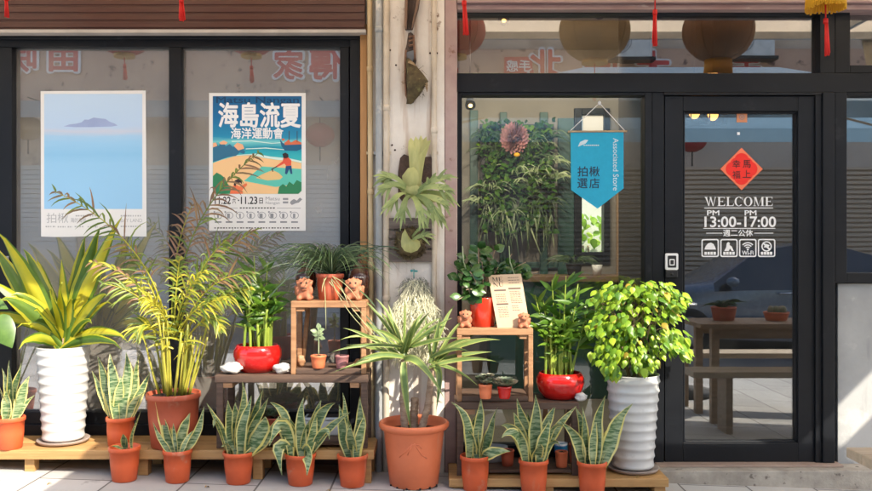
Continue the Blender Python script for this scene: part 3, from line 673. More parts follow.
for k in range(8):
    cx = 218.4+k*10.9; mb = MB()
    ps = lambda r: [(X(cx)+S(r)*math.cos(t*PI/8), Z(215.4)+S(r)*.85*math.sin(t*PI/8)) for t in range(16)]
    ringpoly(mb, ps(4.2), ps(3.6), -.0056); quad(mb, cx-3.4, cx+3.4, 221.2, 222.9, -.0056); quad(mb, cx-1.5+R.uniform(-1, 1), cx+.8, 213.6, 218, -.0057); quad(mb, cx-4.6, cx-3, 211.2, 212.8, -.0057); mb.build('icon', GREY, P2)

# ------------------------------------------------------------------ hanging blue banner, door couplet, sticker, bell
yb = -.022
BN = thing('banner', 'blue pointed banner with dark characters hanging on white string in the window', 'banner', (X(597), yb, Z(132)))
mb = MB(); mb.prism([(X(570.5, yb), Z(131.4, yb)), (X(571.2, yb), Z(190, yb)), (X(597.6, yb), Z(208.6, yb)), (X(623.6, yb), Z(188.4, yb)), (X(623.6, yb), Z(131.4, yb))], yb, yb+.002)
mb.build('cloth', M('banner_blue', (.02, .42, .66), (.018, .39, .62), rough=.7, scale=30, transl=.15), BN)
mb = MB(); a, b = W(568, 131.6, yb+.001), W(627, 131.2, yb+.001); mb.tube([a, b], .006, 10); mb.build('dowel', M('light_dowel', (.5, .36, .22), rough=.5), BN)
mb = MB(); h = W(599.4, 103, yb+.012); mb.tube([a+V((.008, 0, 0)), h], .0026, 6); mb.tube([b-V((.01, 0, 0)), h], .0026, 6); mb.ell(h, (.011, .011, .014), 10); mb.build('string', WHITE, BN)
yt = yb-.0006
mb = MB()
for ch, a, c in (('拍', 577.6, 166.4), ('楸', 589.4, 166.4), ('選', 577.4, 178.2), ('店', 589.4, 178.2)): mb = merge(mb, txt(ch, X(a, yt), X(a+10, yt), Z(c+10, yt), Z(c, yt), yt, .012))
mb.build('characters', M('navy_print', (.01, .03, .07), rough=.6), BN)
mb = txt('Associated Store', X(613, yt), X(618.6, yt), Z(190.5, yt), Z(138, yt), yt, 0, vertical=True)
mb.flat([(X(a, yt), Z(b, yt)) for a, b in ((578,146.5),(580,142),(585,139.6),(588.4,140),(585.6,143.4),(581.4,145.2),(579,146.4))], yt)
for k in range(8): mb.flat([(X(583.6+k*2, yt), Z(145.8, yt)), (X(585+k*2, yt), Z(145.8, yt)), (X(585+k*2, yt), Z(144.6, yt)), (X(583.6+k*2, yt), Z(144.6, yt))], yt)
mb.build('side_lettering', M('pale_print', (.62, .78, .84), rough=.6), BN)

yc = -.0058
cx, cz, r = X(741.2), Z(169), S(21.2)
CP = thing('door_couplet', 'red diamond paper with black brush characters stuck on the door glass', 'door paper', (cx, yc, cz-r))
mb = MB(); mb.prism([(cx, cz-r), (cx+r, cz), (cx, cz+r), (cx-r, cz)], yc, yc+.0006); mb.build('paper_diamond', M('salmon_paper', rgb(240,126,88), rgb(236,118,82), rough=.6), CP)
mb = MB(); q = r*.56
for k, (a, b) in enumerate(((0, q*.72), (q*.72, 0), (0, -q*.72), (-q*.72, 0), (.0, .0), (q*.36, q*.36), (-q*.36, q*.36), (q*.36, -q*.36), (-q*.36, -q*.36))): mb.disc(cx+a, cz+b, q*.62 if k != 4 else q*.8, yc-.0004-.00003*k, 0, 24)
mb.build('red_medallion', M('couplet_red', rgb(238,42,28), rgb(232,36,24), rough=.6), CP)
mb = MB()
for ch, a, b in (('幸', -.5, .06), ('馬', .07, .06), ('福', -.5, -.5), ('上', .07, -.46)):
    mb = merge(mb, txt(ch, cx+a*r*.86, cx+(a+.42)*r*.86, cz+b*r*.9, cz+(b+.40)*r*.9, yc-.0010, .012))
mb.build('brush_characters', M('dark_brush', (.05, .008, .008), rough=.6), CP)
st = MB(); st.prism([(X(736.4), Z(122.4)), (X(746.8), Z(122.4)), (X(746.8), Z(112.0)), (X(736.4), Z(112.0))], yc, yc+.0006)
s_ = st.build('sticker', M('orange_sticker', rgb(244,160,112), rough=.5), None, loc=(X(741.6), yc, Z(122)), label='small square orange sticker with a ring emblem at the top of the door glass', cat='sticker')
mb = MB(); f = lambda r: [(X(741.6)+S(r)*math.cos(t*.3927), Z(117.2)+S(r)*math.sin(t*.3927)) for t in range(16)]
ringpoly(mb, f(2.7), f(2.0), yc-.0004); mb.disc(X(741.6), Z(117.2), S(.9), yc-.0004); mb.build('ring_emblem', GREY, s_)
st = MB(); st.prism([(X(736.8), Z(135)), (X(739.6), Z(135)), (X(739.6), Z(132.2)), (X(736.8), Z(132.2))], yc, yc+.0005)
st.build('sticker', WHITE, None, loc=(X(738), yc, Z(135)), label='tiny white square sticker on the door glass above the red diamond', cat='sticker')
yk = -.052
DB = thing('doorbell', 'white framed doorbell with black face on the dark panel left of the door handle', 'doorbell', (X(671), yk, Z(277)))
mb = MB(); mb.prism(rrect(X(664.8, yk), X(677.6, yk), Z(270, yk), Z(253.3, yk), .01), yk-.016, yk); mb.build('bell_case', WHITE, DB, bevel=.002)
mb = MB(); mb.prism(rrect(X(667, yk), X(675.4, yk), Z(267.6, yk), Z(255.6, yk), .005), yk-.018, yk-.0155)
mb.build('bell_face', BLACK, DB)
mb = MB(); ringpoly(mb, rrect(X(668.6, yk), X(673.8, yk), Z(265.4, yk), Z(259, yk), .004), rrect(X(669.5, yk), X(672.9, yk), Z(264.4, yk), Z(260, yk), .003), yk-.0184); mb.build('bell_symbol', WHITE, DB)
mb = MB(); mb.box(X(665, yk), X(677, yk), yk-.02, yk, Z(277.6, yk), Z(270.6, yk)); mb.ell((X(671, yk), yk-.02, Z(274, yk)), (.008, .006, .008), 12); mb.build('speaker_box', BLACK, DB, bevel=.004)

# ------------------------------------------------------------------ benches, shelves, crates
def bxp(mb, px0, px1, py0, py1, yf, yb_, m=0): mb.box(X(px0, yf), X(px1, yf), yf, yb_, Z(py1, yf), Z(py0, yf), m)
ZB = Z(450.5, -.44)            # top of the left bench
LBN = thing('bench', 'long low pine bench carrying the plants under the poster window', 'bench', (X(150, -.3), -.3, gz(X(150, -.3))))
mb = MB(); mb.box(-2.9, X(374, -.44), -.44, -.255, ZB-.05, ZB); mb.box(-2.9, X(374, -.44), -.245, -.08, ZB-.05, ZB)
mb.build('seat_plank', WOOD_Y, LBN, bevel=.004)
for px in (-60, 28, 142, 257, 366):
    x = X(px, -.42)
    for ya, yb2 in ((-.405, -.345), (-.17, -.12)): mb = MB(); mb.box(x-.027, x+.027, ya, yb2, gz(x), ZB-.051); mb.build('leg', WOOD_Y, LBN, bevel=.003)
ZP = Z(479, -.46)
RBN = thing('plank_platform', 'low pale plank platform on the pavement under the right plant shelf', 'platform', (X(560, -.3), -.3, gz(X(560, -.3))))
mb = MB(); mb.box(X(449, -.46), X(669, -.46), -.46, -.275, ZP-.045, ZP); mb.box(X(449, -.46), X(669, -.46), -.268, -.07, ZP-.045, ZP)
mb.build('plank', WOOD_Y, RBN, bevel=.004)
for px in (458, 548, 660):
    x = X(px, -.44); mb = MB(); mb.box(x-.03, x+.03, -.44, -.09, gz(x)-.002, ZP-.046); mb.build('leg', WOOD_Y, RBN, bevel=.003)

ZL = Z(375, -.40)
LSH = thing('shelf', 'dark wooden open shelf on the pine bench holding the small bamboo', 'shelf', (X(291, -.25), -.25, ZB))
mb = MB(); mb.box(X(215, -.4), X(368, -.4), -.405, -.275, ZL-.042, ZL); mb.box(X(215, -.4), X(368, -.4), -.27, -.12, ZL-.042, ZL); mb.build('top_board', WOOD_D, LSH, bevel=.003)
for px in (216.5, 361):
    for y in (-.40, -.15):
        mb = MB(); mb.box(X(px, -.4), X(px+6.5, -.4), y, y+.03, ZB+.0005, ZL-.0425); mb.build('leg', WOOD_D, LSH, bevel=.002)
mb = MB(); mb.box(X(223.2, -.4), X(360.8, -.4), -.385, -.13, ZB+.015, ZB+.035); mb.build('bottom_board', WOOD_D, LSH, bevel=.002)
for px in (223.2, 350): mb = MB(); mb.box(X(px, -.4), X(px+9, -.4), -.398, -.13, ZL-.07, ZL-.0425); mb.build('cleat', WOOD_C, LSH)
ZC = Z(301, -.38)
def crate(label, px0, px1, z0, z1, loc):
    t = thing('crate', label, 'crate', loc); th = .026
    x0, x1 = X(px0, -.38), X(px1, -.38); yf, yr = -.385, -.14
    mb = MB(); mb.box(x0, x1, yf, -.27, z1-.036, z1); mb.box(x0, x1, -.265, yr, z1-.036, z1); mb.build('top_board', WOOD_C, t, bevel=.003)
    mb = MB(); mb.box(x0+th+.001, x1-th-.001, yf+.002, yr, z0+.001, z0+.032); mb.build('bottom_board', WOOD_D, t, bevel=.003)
    for xa in (x0, x1-th):
        for ya in (yf, yr-.035): mb = MB(); mb.box(xa, xa+th, ya, ya+.035, z0+.0005, z1-.0365); mb.build('post', WOOD_C, t, bevel=.003)
    for xa in (x0+th+.001, x1-th-.046): mb = MB(); mb.box(xa, xa+.045, yf+.012, yr-.01, z1-.058, z1-.0365); mb.build('cleat', WOOD_C, t, bevel=.002)
    if px0 < 400:
        mb = MB(); a = V((x0+.06, yr-.02, z1-.06)); mb.tube([a, a+V((-.03, .0, -(z1-z0)+.1))], .014, 6); mb.build('brace', WOOD_C, t)
    return t
crate('open light wood crate on the dark shelf carrying clay figurines and a grassy plant', 291, 366, ZL, ZC, (X(328, -.3), -.26, ZL))
ZR = Z(402.5, -.40)
RSH = thing('shelf', 'dark wooden open shelf on the plank platform holding the tall bamboo', 'shelf', (X(517, -.25), -.25, ZP))
mb = MB(); mb.box(X(455, -.4), X(579, -.4), -.405, -.275, ZR-.038, ZR); mb.box(X(455, -.4), X(579, -.4), -.27, -.12, ZR-.038, ZR); mb.build('top_board', WOOD_D, RSH, bevel=.003)
for px in (457, 572):
    for y in (-.40, -.15):
        mb = MB(); mb.box(X(px, -.4), X(px+6.5, -.4), y, y+.03, ZP+.0005, ZR-.0385); mb.build('leg', WOOD_D, RSH, bevel=.002)
mb = MB(); mb.box(X(549, -.4), X(554, -.4), -.15, -.12, ZP+.0005, ZR-.0385); mb.build('brace', WOOD_C, RSH)
mb = MB(); mb.box(X(463.8, -.4), X(571.8, -.4), -.385, -.13, ZP+.012, ZP+.03); mb.build('bottom_board', WOOD_D, RSH, bevel=.002)
mb = MB(); mb.box(X(463.8, -.4), X(475, -.4), -.398, -.13, ZR-.066, ZR-.0385); mb.build('cleat', WOOD_C, RSH)
ZD = Z(328.5, -.38)
crate('open light wood crate on the right shelf carrying the menu card and a red pot', 457, 533, ZR, ZD, (X(495, -.3), -.26, ZR))

# ------------------------------------------------------------------ pots
def potprof(rt, rb, h, rim=.012, rimh=.02, inn=.85):
    return [(rb*.92, 0), (rb, .004), (rb+(rt-rb)*.5, h*.5), (rt-rim*.5, h-rimh-.001), (rt-rim*.2, h-rimh), (rt, h-rimh+.002), (rt, h-.003), (rt-.002, h), (rt-.007, h), (rt-.010, h-.006), (rt*.95-.012, h-.03)]
def pot(parent, c, rt, rb, h, mat, name='pot', rim=.012, rimh=.022, soil=.03, n=40):
    mb = MB(); mb.lathe(potprof(rt, rb, h, rim, rimh), c, n); o = mb.build(name, mat, parent)
    mb = MB(); nn = 20; rr = rt*.95-.0125
    vs_ = [V(c)+V((0, 0, h-soil+.012))]
    for k in (1, 2, 3):
        for i in range(nn):
            a = 2*PI*i/nn; vs_.append(V(c)+V((rr*k/3*math.cos(a), rr*k/3*math.sin(a), h-soil+R.uniform(-.004, .006)+.004*(3-k))))
    fs = [(0, 1+i, 1+(i+1) % nn) for i in range(nn)]+[(1+k*nn+i, 1+(k+1)*nn+i, 1+(k+1)*nn+(i+1) % nn, 1+k*nn+(i+1) % nn) for k in range(2) for i in range(nn)]
    mb.add(vs_, fs, 0, True); mb.build('soil', SOIL, parent)
    return o
def potpx(px, pyt, pyb, wt, wb, z):
    """centre, top radius, bottom radius, height of a pot whose front foot is seen at pyb on a surface z"""
    yf = depth_on(z, pyb); d = yf+5; rb = wb/2*d/F; yc_ = yf+rb; d2 = yc_+5
    rt = wt/2*d2/F; h = (pyb-pyt)*(d2-rb)/F
    return V((X(px, yc_), yc_, z)), rt, rb, h

# ------------------------------------------------------------------ snake plants
SN_W = [.55, .75, .9, 1, 1, .95, .85, .68, .45, .22, .02]
def snake_leaf(mb, b, tip, wpx, d, ctrl=None, tw=None):
    L = (tip-b).length
    if ctrl is None: ctrl = b.lerp(tip, .5)+V(((b.x-tip.x)*.3+R.uniform(-.02, .02), R.uniform(-.025, .025), L*.12))
    pts = bez(b, ctrl, tip, 10); ph = R.uniform(0, 6.28); am = L*R.uniform(.015, .05)
    pts = [p+V((am*math.sin(ph+i*.55), am*math.cos(ph*2+i*.5), 0))*(i/10) for i, p in enumerate(pts)]; hw = wpx*R.uniform(1.15, 1.4)/2*d/F; tip = tip+(tip-b)*.05
    # wavy margin and a slight channel
    ws = [hw*q*(1+.05*math.sin(i*2+hw*900)) for i, q in enumerate(SN_W)]
    a = R.uniform(-.75, .75); ref = V((math.sin(a), -math.cos(a), 0))
    mb.blade(pts, ws, ref, R.choice((.35, .25, -.2)), (1, 0, 0, 0, 0, 1), tw if tw is not None else R.uniform(-.9, .9), [-1, -.74, -.4, 0, .4, .72, 1])
def snake_plant(px, pyt, pyb, wt, wb, z, leaves, label, mat=TERRA):
    c, rt, rb, h = potpx(px, pyt, pyb, wt, wb, z); d = c.y+5
    t = thing('snake_plant', label, 'plant', c, 'snake plants in orange pots')
    pot(t, c, rt, rb, h, mat, n=36)
    mb = MB(); n = len(leaves)
    for i, lf in enumerate(leaves):
        tx, ty, wp = lf[:3]; dy = R.uniform(-.04, .05) if len(lf) < 5 else lf[4]
        tip = W(tx, ty, c.y+dy)
        k = max(-1, min(1, (tx-px)/(wt*.9)))
        b = c+V((k*rt*.55+R.uniform(-.01, .01), R.uniform(-.4, .4)*rt, h-.025))
        ctrl = W(lf[3][0], lf[3][1], c.y+dy*.7) if len(lf) > 3 and lf[3] else None
        snake_leaf(mb, b, tip, wp, d, ctrl)
    mb.build('foliage', [SN_G, SN_Y], t); return t
snake_plant(10, 419, 451, 29, 23, ZB, [(1,368,9),(12,360,9),(20,363,9),(29,376,8),(-8,372,9),(24,392,7),(6,390,9),(34,395,5)], 'snake plant on the pine bench at the left end beside the white ribbed pot')
snake_plant(120.5, 419, 448, 28, 24, ZB, [(91,371,8,(108,400)),(96,356,9,(108,382)),(112,353,9),(128,352,9,(124,380)),(140,355,9,(134,385)),(150,371,7,(138,398)),(103,388,7),(146,392,7),(119,376,8),(132,384,9)], 'snake plant standing on the pine bench between white pot and palm')
zg = lambda px: gz(X(px, -.5))
snake_plant(124.5, 449, 483.5, 31, 24, zg(124), [(141,410,3.2,(129,432),-.02),(122.5,434,6,None,-.02),(126,437,4),(111,446,4,None,-.05)], 'nearly bare snake plant pot with two thin grey sprouts on the pavement')
snake_plant(177.5, 452, 484.5, 29, 23, zg(178), [(156,397,8,(163,425)),(160,412,7,(166,430)),(173,423,5),(190,413,8),(207,406,7,(196,436)),(152,422,5,(164,445)),(170,432,5),(195,430,5)], 'snake plant with sparse upright leaves on the pavement before the palm pot')
snake_plant(238.5, 454, 486, 31, 24, zg(238), [(243,382,9,(240,415)),(264,390,10,(252,420)),(268,398,8),(229,400,11,(232,430)),(206,403,8,(222,425),-.08),(213,428,8,(218,404),-.1),(268,416,12,(262,428),-.08),(281,416,8,(270,440)),(222,447,7,(228,440),-.1),(237,402,9),(250,396,8)], 'snake plant with broad spreading leaves on the pavement under the left shelf')
snake_plant(300.5, 456, 487.5, 31, 24, zg(300), [(303,398,10,(300,425)),(322,400,9,(314,422)),(334,403,9,(318,405),-.02),(272,402,9,(288,408),.03),(268,446,11,(285,400),-.1),(282,476,10,(268,428),-.15),(306,476,12,(311,440),-.16),(320,412,8),(309,420,8),(330,440,6,(326,415)),(292,418,8),(348,412,7,(330,425)),(279,420,8,(290,415))], 'bushy snake plant on the pavement with two leaves hanging down over its pot')
snake_plant(352.5, 457, 489, 31, 24, zg(352), [(341,393,7,(346,428)),(338,405,8,(342,430)),(362,396,8,(358,425)),(364,414,9,(360,430)),(351,425,9,(350,438),-.08),(347,418,6)], 'narrow snake plant with mottled upright leaves between left shelf and the big yucca pot')
snake_plant(475, 458, 493, 30, 24, zg(475), [(452,402,9,(474,420),-.05),(478,412,9,(470,430)),(500,407,11,(490,430)),(483,398,8),(511,452,9,(488,450),-.09),(470,430,8),(492,424,9,(486,440))], 'snake plant with a curled wide leaf just right of the big yucca pot')
snake_plant(533.5, 462, 496, 30, 24, zg(533), [(519,398,11,(524,430)),(535,395,11,(535,430)),(556,406,9,(541,420)),(500,386+40,9,(520,420),-.05),(503,438,9,(516,418),-.09),(566,428,6,(548,415)),(575,406,7,(556,425)),(512,412,9),(548,420,9),(528,412,8),(541,444,8,(538,448),-.09),(560,446,6,(550,432))], 'bushiest snake plant on the pavement in front of the right shelf centre')
snake_plant(592, 464, 498, 30, 24, zg(592), [(563,421,9,(580,440)),(582,407,10,(584,435)),(603,395,9,(598,430)),(632,404,13,(612,432)),(616,432,9,(608,425)),(576,406,8),(597,420,8),(610,446,7,(604,440))], 'snake plant with one long leaf leaning over the right white ribbed pot')

# ------------------------------------------------------------------ white ribbed pots with plants
def ribbed(parent, c, rt, rb, h, mat=None, nr=10):
    prof = [(rb*.9, 0), (rb*.97, .006)]; 
    for i in range(nr):
        z0, z1 = h*i/nr, h*(i+1)/nr; r0 = rb+(rt-rb)*i/nr; r1 = rb+(rt-rb)*(i+1)/nr
        prof += [(r0*1.0, z0+.008), (r0*1.035+.001, z0+.016), (r0*1.03, z0+.024), ((r0+r1)/2*.995, z0+(z1-z0)*.62), (r1*.972, z1-.004)]
    prof += [(rt, h), (rt*.99, h+.004), (rt*.95, h+.003), (rt*.93, h-.01), (rt*.9, h-.05)]
    mb = MB(); mb.lathe(prof, c, 48, wob=.003); mb.build('pot', mat or WHITEPOT, parent)
    mb = MB(); mb.lathe([(0, h-.025), (rt*.5, h-.02), (rt*.92, h-.028)], c, 24); mb.build('soil', SOIL, parent)
    mb = MB(); z = -.003; mb.lathe([(rb*.9, -.018), (rb*1.2, -.012), (rb*1.3, .004), (rb*1.27, .006), (rb*1.1, -.001), (0, -.001)], c, 40); mb.build('saucer', M('saucer_'+parent.name, (.36, .30, .26), (.28, .22, .19), rough=.5), parent)
c = V((X(63.5, -.25), -.25, ZB+.018)); h = (447-351)*4.75/F-.02
DP = thing('dracaena', 'yellow green broad leaved dracaena in a tall white ribbed pot at left', 'plant', c-V((0,0,.018)))
ribbed(DP, c, .142, .108, h)
mb = MB(); top = c+V((0, 0, h))
DW = [.35, .5, .75, .95, 1, 1, .92, .75, .5, .25, .02]
for tx, ty, wp, cx, cy_, dy in ((1,236,17,35,285,-.10),(-6,246,15,20,290,.02),(26,252,14,45,290,.10),(38,262,12,52,300,.12),(62,262,13,61,300,.02),(84,240,14,76,290,.10),(98,232,16,80,290,.0),(118,222,14,84,290,-.06),(110,236,12,88,290,.12),(-10,282,15,30,300,-.10),(-12,316,12,25,312,-.16),(4,300,15,35,305,-.2),(14,296,14,40,300,-.12),(106,296,12,84,302,-.16),(109,304,9,90,305,-.12),(124,340,10,92,318,-.15),(117,346,9,88,330,-.2),(20,326,11,40,320,-.18),(22,346,10,40,328,-.2),(62,285,16,58,290,-.18),(50,292,14,54,300,-.2),(90,322,10,78,318,-.18),(72,300,12,68,310,-.1),(36,310,12,48,318,-.2)):
    tip = W(tx, ty, c.y+dy); b = top+V((R.uniform(-.03, .03), R.uniform(-.03, .03), -.02)); ct = W(cx, cy_, c.y+dy*.3)
    pts = bez(b, ct, tip, 10); hw = wp*1.18/2*4.7/F
    tip = tip+(tip-b)*.07; pts = bez(b, ct, tip, 10)
    pts[-1] = pts[-1]-V((0, 0, .02))
    a = R.uniform(-.9, .9); ref = V((math.sin(a), -math.cos(a), .35))
    mb.blade(pts, [hw*q*(1+.07*math.sin(i*2.2+hw*2000)) for i, q in enumerate(DW)], ref, -.45, (1, 0, 0, 0, 0, 1) if R.random() < .75 else (0, 1, 1, 1, 1, 0), R.uniform(-.7, .7), [-1, -.68, -.3, 0, .3, .68, 1])
mb.build('foliage', [DR_Y, DR_G], DP)
mb = MB(); mb.tube([c+V((0, 0, h-.05)), c+V((.005, 0, h+.05))], [.02, .017], 10); mb.build('stem', BARK, DP)

c = V((X(633, -.28), -.28, ZP+.018)); h = (474-377)*4.72/F-.025
HT = thing('heart_leaf_tree', 'small bright green heart leaved tree in a tall white ribbed pot by the door', 'plant', c-V((0,0,.018)))
ribbed(HT, c, .145, .110, h)
mb = MB(); top = c+V((0, 0, h-.02)); cc = W(636, 323, -.30)
twigs = []
for sx, k in ((-.02, 0), (.03, 1), (.012, 2)):
    p0 = top+V((sx, R.uniform(-.02, .02), 0)); p1 = p0+V((sx*.6+R.uniform(-.01, .01), 0, .13)); p2 = p1+V((sx*2, R.uniform(-.03, .03), .09))
    mb.tube(bez(p0, p1, p2, 6), [.011-.0007*i for i in range(7)], 8)
    for j in range(9):
        a = R.uniform(0, 6.28); q = p1.lerp(p2, R.uniform(0, 1)); e = cc+V((.26*math.cos(a)*R.uniform(.5, 1), .2*math.sin(a)*R.uniform(.4, 1), R.uniform(-.06, .19)))
        m_ = q.lerp(e, .5)+V((0, 0, .06)); pts = bez(q, m_, e, 6); mb.tube(pts, [.005-.0005*i for i in range(7)], 6); twigs.append(pts)
mb.build('trunk', BARK, HT)
HW = [.25, .85, 1.0, .92, .7, .38, .03]
mb = MB()
def heart(mb, b, d, L, wd, ref, mats=(0, 0)):
    d = d.normalized(); pts = [b+d*(L*i/6)+V((0, 0, -.18*L*(i/6)**2)) for i in range(7)]
    mb.blade(pts, [wd*q for q in HW], ref, -.3, mats, 0)
CL = [(628,288,26,9),(606,297,18,9),(655,289,20,9),(676,298,12,9),(640,300,34,10),(660,312,26,10),(612,318,22,11),(598,325,11,9),(638,325,30,12),(674,338,14,11),(684,350,6,7),(656,346,20,12),(626,350,20,14),(607,352,14,15),(612,370,8,7),(645,362,12,9),(622,334,22,10)]
for i in range(1350):
    cl = R.choice(CL); a = R.uniform(0, 6.28); q = math.sqrt(R.random())
    dep = R.uniform(-.2, .17)
    p = W(cl[0]+cl[2]*q*math.cos(a), cl[1]+cl[3]*q*math.sin(a), -.29+dep)
    p = cc+(p-cc)*V((1, 1, 1)).x
    out = (p-cc); out.z *= .3; out = out.normalized() if out.length > 1e-3 else V((0, -1, 0))
    d = out*.55+V((0, -.25, -.8))+rv(.45)
    L = R.uniform(.022, .050); ref = (out*.5+V((0, -.5, .75))+rv(.4))
    heart(mb, p, d, L, L*.40, ref, (0, 0) if R.random() > .28 else ((1, 1) if R.random() > .1 else (2, 2)))
for tx, ty, n in ((689, 352, 6), (686, 338, 5), (590, 330, 4), (603, 366, 5), (684, 300, 4), (591, 352, 4)):
    e = W(tx, ty, -.38); s0 = cc+(e-cc)*.6
    for j in range(n): q = s0.lerp(e, j/max(1, n-1)); heart(mb, q, V((R.uniform(-.3, .3), -.3, -1)), .052, .02, V((R.uniform(-.4, .4), -1, .3)))
mb.build('foliage', [TR_G, leafm('heart_leaf_deep', (.14, .30, .03), (.09, .22, .025), .3, .35, .35), leafm('heart_leaf_old', (.55, .42, .05), (.42, .28, .05), .25, .3)], HT)

# ------------------------------------------------------------------ areca palm
c, rt, rb, h = potpx(173.5, 396, 451, 53, 44, ZB)
PA = thing('areca_palm', 'tall areca palm with yellow canes and browned frond tips in a brick red pot', 'plant', c)
pot(PA, c, rt, rb, h, TERRA2, rim=.016, rimh=.03, soil=.02)
mb = MB(); fol = MB(); y0 = c.y; top = c+V((0, 0, h-.02))
for i in range(26):
    a = R.uniform(0, 6.28); q = .09*math.sqrt(R.random()); b = top+V((q*math.cos(a), q*math.sin(a)*.8, 0))
    e = b+V((q*1.3*math.cos(a)+R.uniform(-.03, .03), q*math.sin(a)*.6, R.uniform(.28, .52)))
    mb.tube(bez(b, b.lerp(e, .5)+rv(.012), e, 6), [R.uniform(.006, .010)*(1-.06*k) for k in range(7)], 7)
mb.build('canes', leafm('palm_cane', (.46, .40, .05), (.30, .32, .045), .3, .1), PA)
def frond(mb, p0, p1, p2, n, L, droop, mats, w_=.0060, t0=.3):
    N_ = 26; pts = bez(p0, p1, p2, N_)
    mb.tube(pts, [.0045*(1-.75*i/N_)+.001 for i in range(N_+1)], 5, m=mats[0])
    for i in range(n):
        t = t0+(1-t0)*i/(n-1); f = t*N_; k = min(int(f), N_-1); p = pts[k].lerp(pts[k+1], f-k)
        tg = (pts[k+1]-pts[k]).normalized(); sd = tg.cross(V((0, -1, .35))).normalized()
        env = math.sin(PI*min(1, .18+.75*(t-t0)/(1-t0)))**.8
        for s_ in (-1, 1):
            d = (tg*.85+sd*s_*.7+rv(.26)+V((0, -.12, 0))).normalized(); l = L*1.25*env*R.uniform(.65, 1.2)
            q = p+d*l*.55; e = q+(d*.6+V((0, 0, -droop*R.uniform(.5, 2)))).normalized()*l*.5
            m = mats[1] if R.random() > mats[3] else mats[2]
            mb.blade(bez(p, q, e, 4), [w_*.5, w_, w_*.85, w_*.5, .0004], (R.uniform(-.5, .5), -1, .4), .4, (m, m))
FR = [((168,330),(150,235),(56,192),20,.15,.5,(0,1,2,.35),-.06), ((172,330),(178,215),(258,153),24,.15,.7,(1,1,2,.75),.04), ((176,330),(194,262),(254,232),22,.15,.55,(0,1,2,.45),-.05),
      ((180,340),(200,272),(252,274),18,.14,.6,(0,1,2,.25),-.10), ((165,335),(150,275),(92,262),16,.11,.7,(0,0,2,.6),-.12), ((168,340),(150,290),(104,284),16,.11,.6,(0,1,2,.4),-.15),
      ((172,320),(172,245),(192,206),14,.12,.5,(0,2,2,.8),.10), ((180,340),(210,290),(250,290),18,.12,.6,(0,1,0,.4),-.06),
      ((182,345),(212,300),(222,330),12,.09,.6,(0,0,1,.4),-.14), ((166,345),(145,310),(136,335),14,.10,.6,(0,0,1,.4),-.14), ((174,330),(176,280),(180,258),14,.10,.6,(0,1,0,.4),-.05),
      ((178,335),(192,270),(226,240),18,.13,.6,(0,1,2,.4),-.14), ((168,335),(156,285),(122,244),16,.11,.6,(0,0,1,.5),-.02), ((176,338),(192,300),(226,300),14,.1,.6,(0,0,1,.5),-.16),
      ((172,338),(164,300),(142,300),14,.09,.6,(0,0,0,.4),-.18),((174,338),(180,290),(205,270),14,.1,.6,(0,0,1,.4),-.2)]
for a, b, e, n, L, dr, mt, dy in FR: frond(fol, W(a[0], a[1], y0), W(b[0], b[1], y0+dy*.6), W(e[0], e[1], y0+dy), n, L, dr, mt)
for i in range(40):
    b = top+V((R.uniform(-.09, .09), R.uniform(-.07, .05), R.uniform(.22, .42))); d = V((R.uniform(-1, 1), R.uniform(-1, .3), R.uniform(.0, 1))).normalized()
    L = R.uniform(.08, .18); q = b+d*L*.6; e = q+(d+V((0, 0, -.9))).normalized()*L*.5
    fol.blade(bez(b, q, e, 4), [.003, .006, .005, .003, .0004], (R.uniform(-.5, .5), -1, .4), .3, (0, 0) if R.random() < .7 else (1, 1))
fol.build('fronds', [PL_Y, PL_G, PL_B], PA)

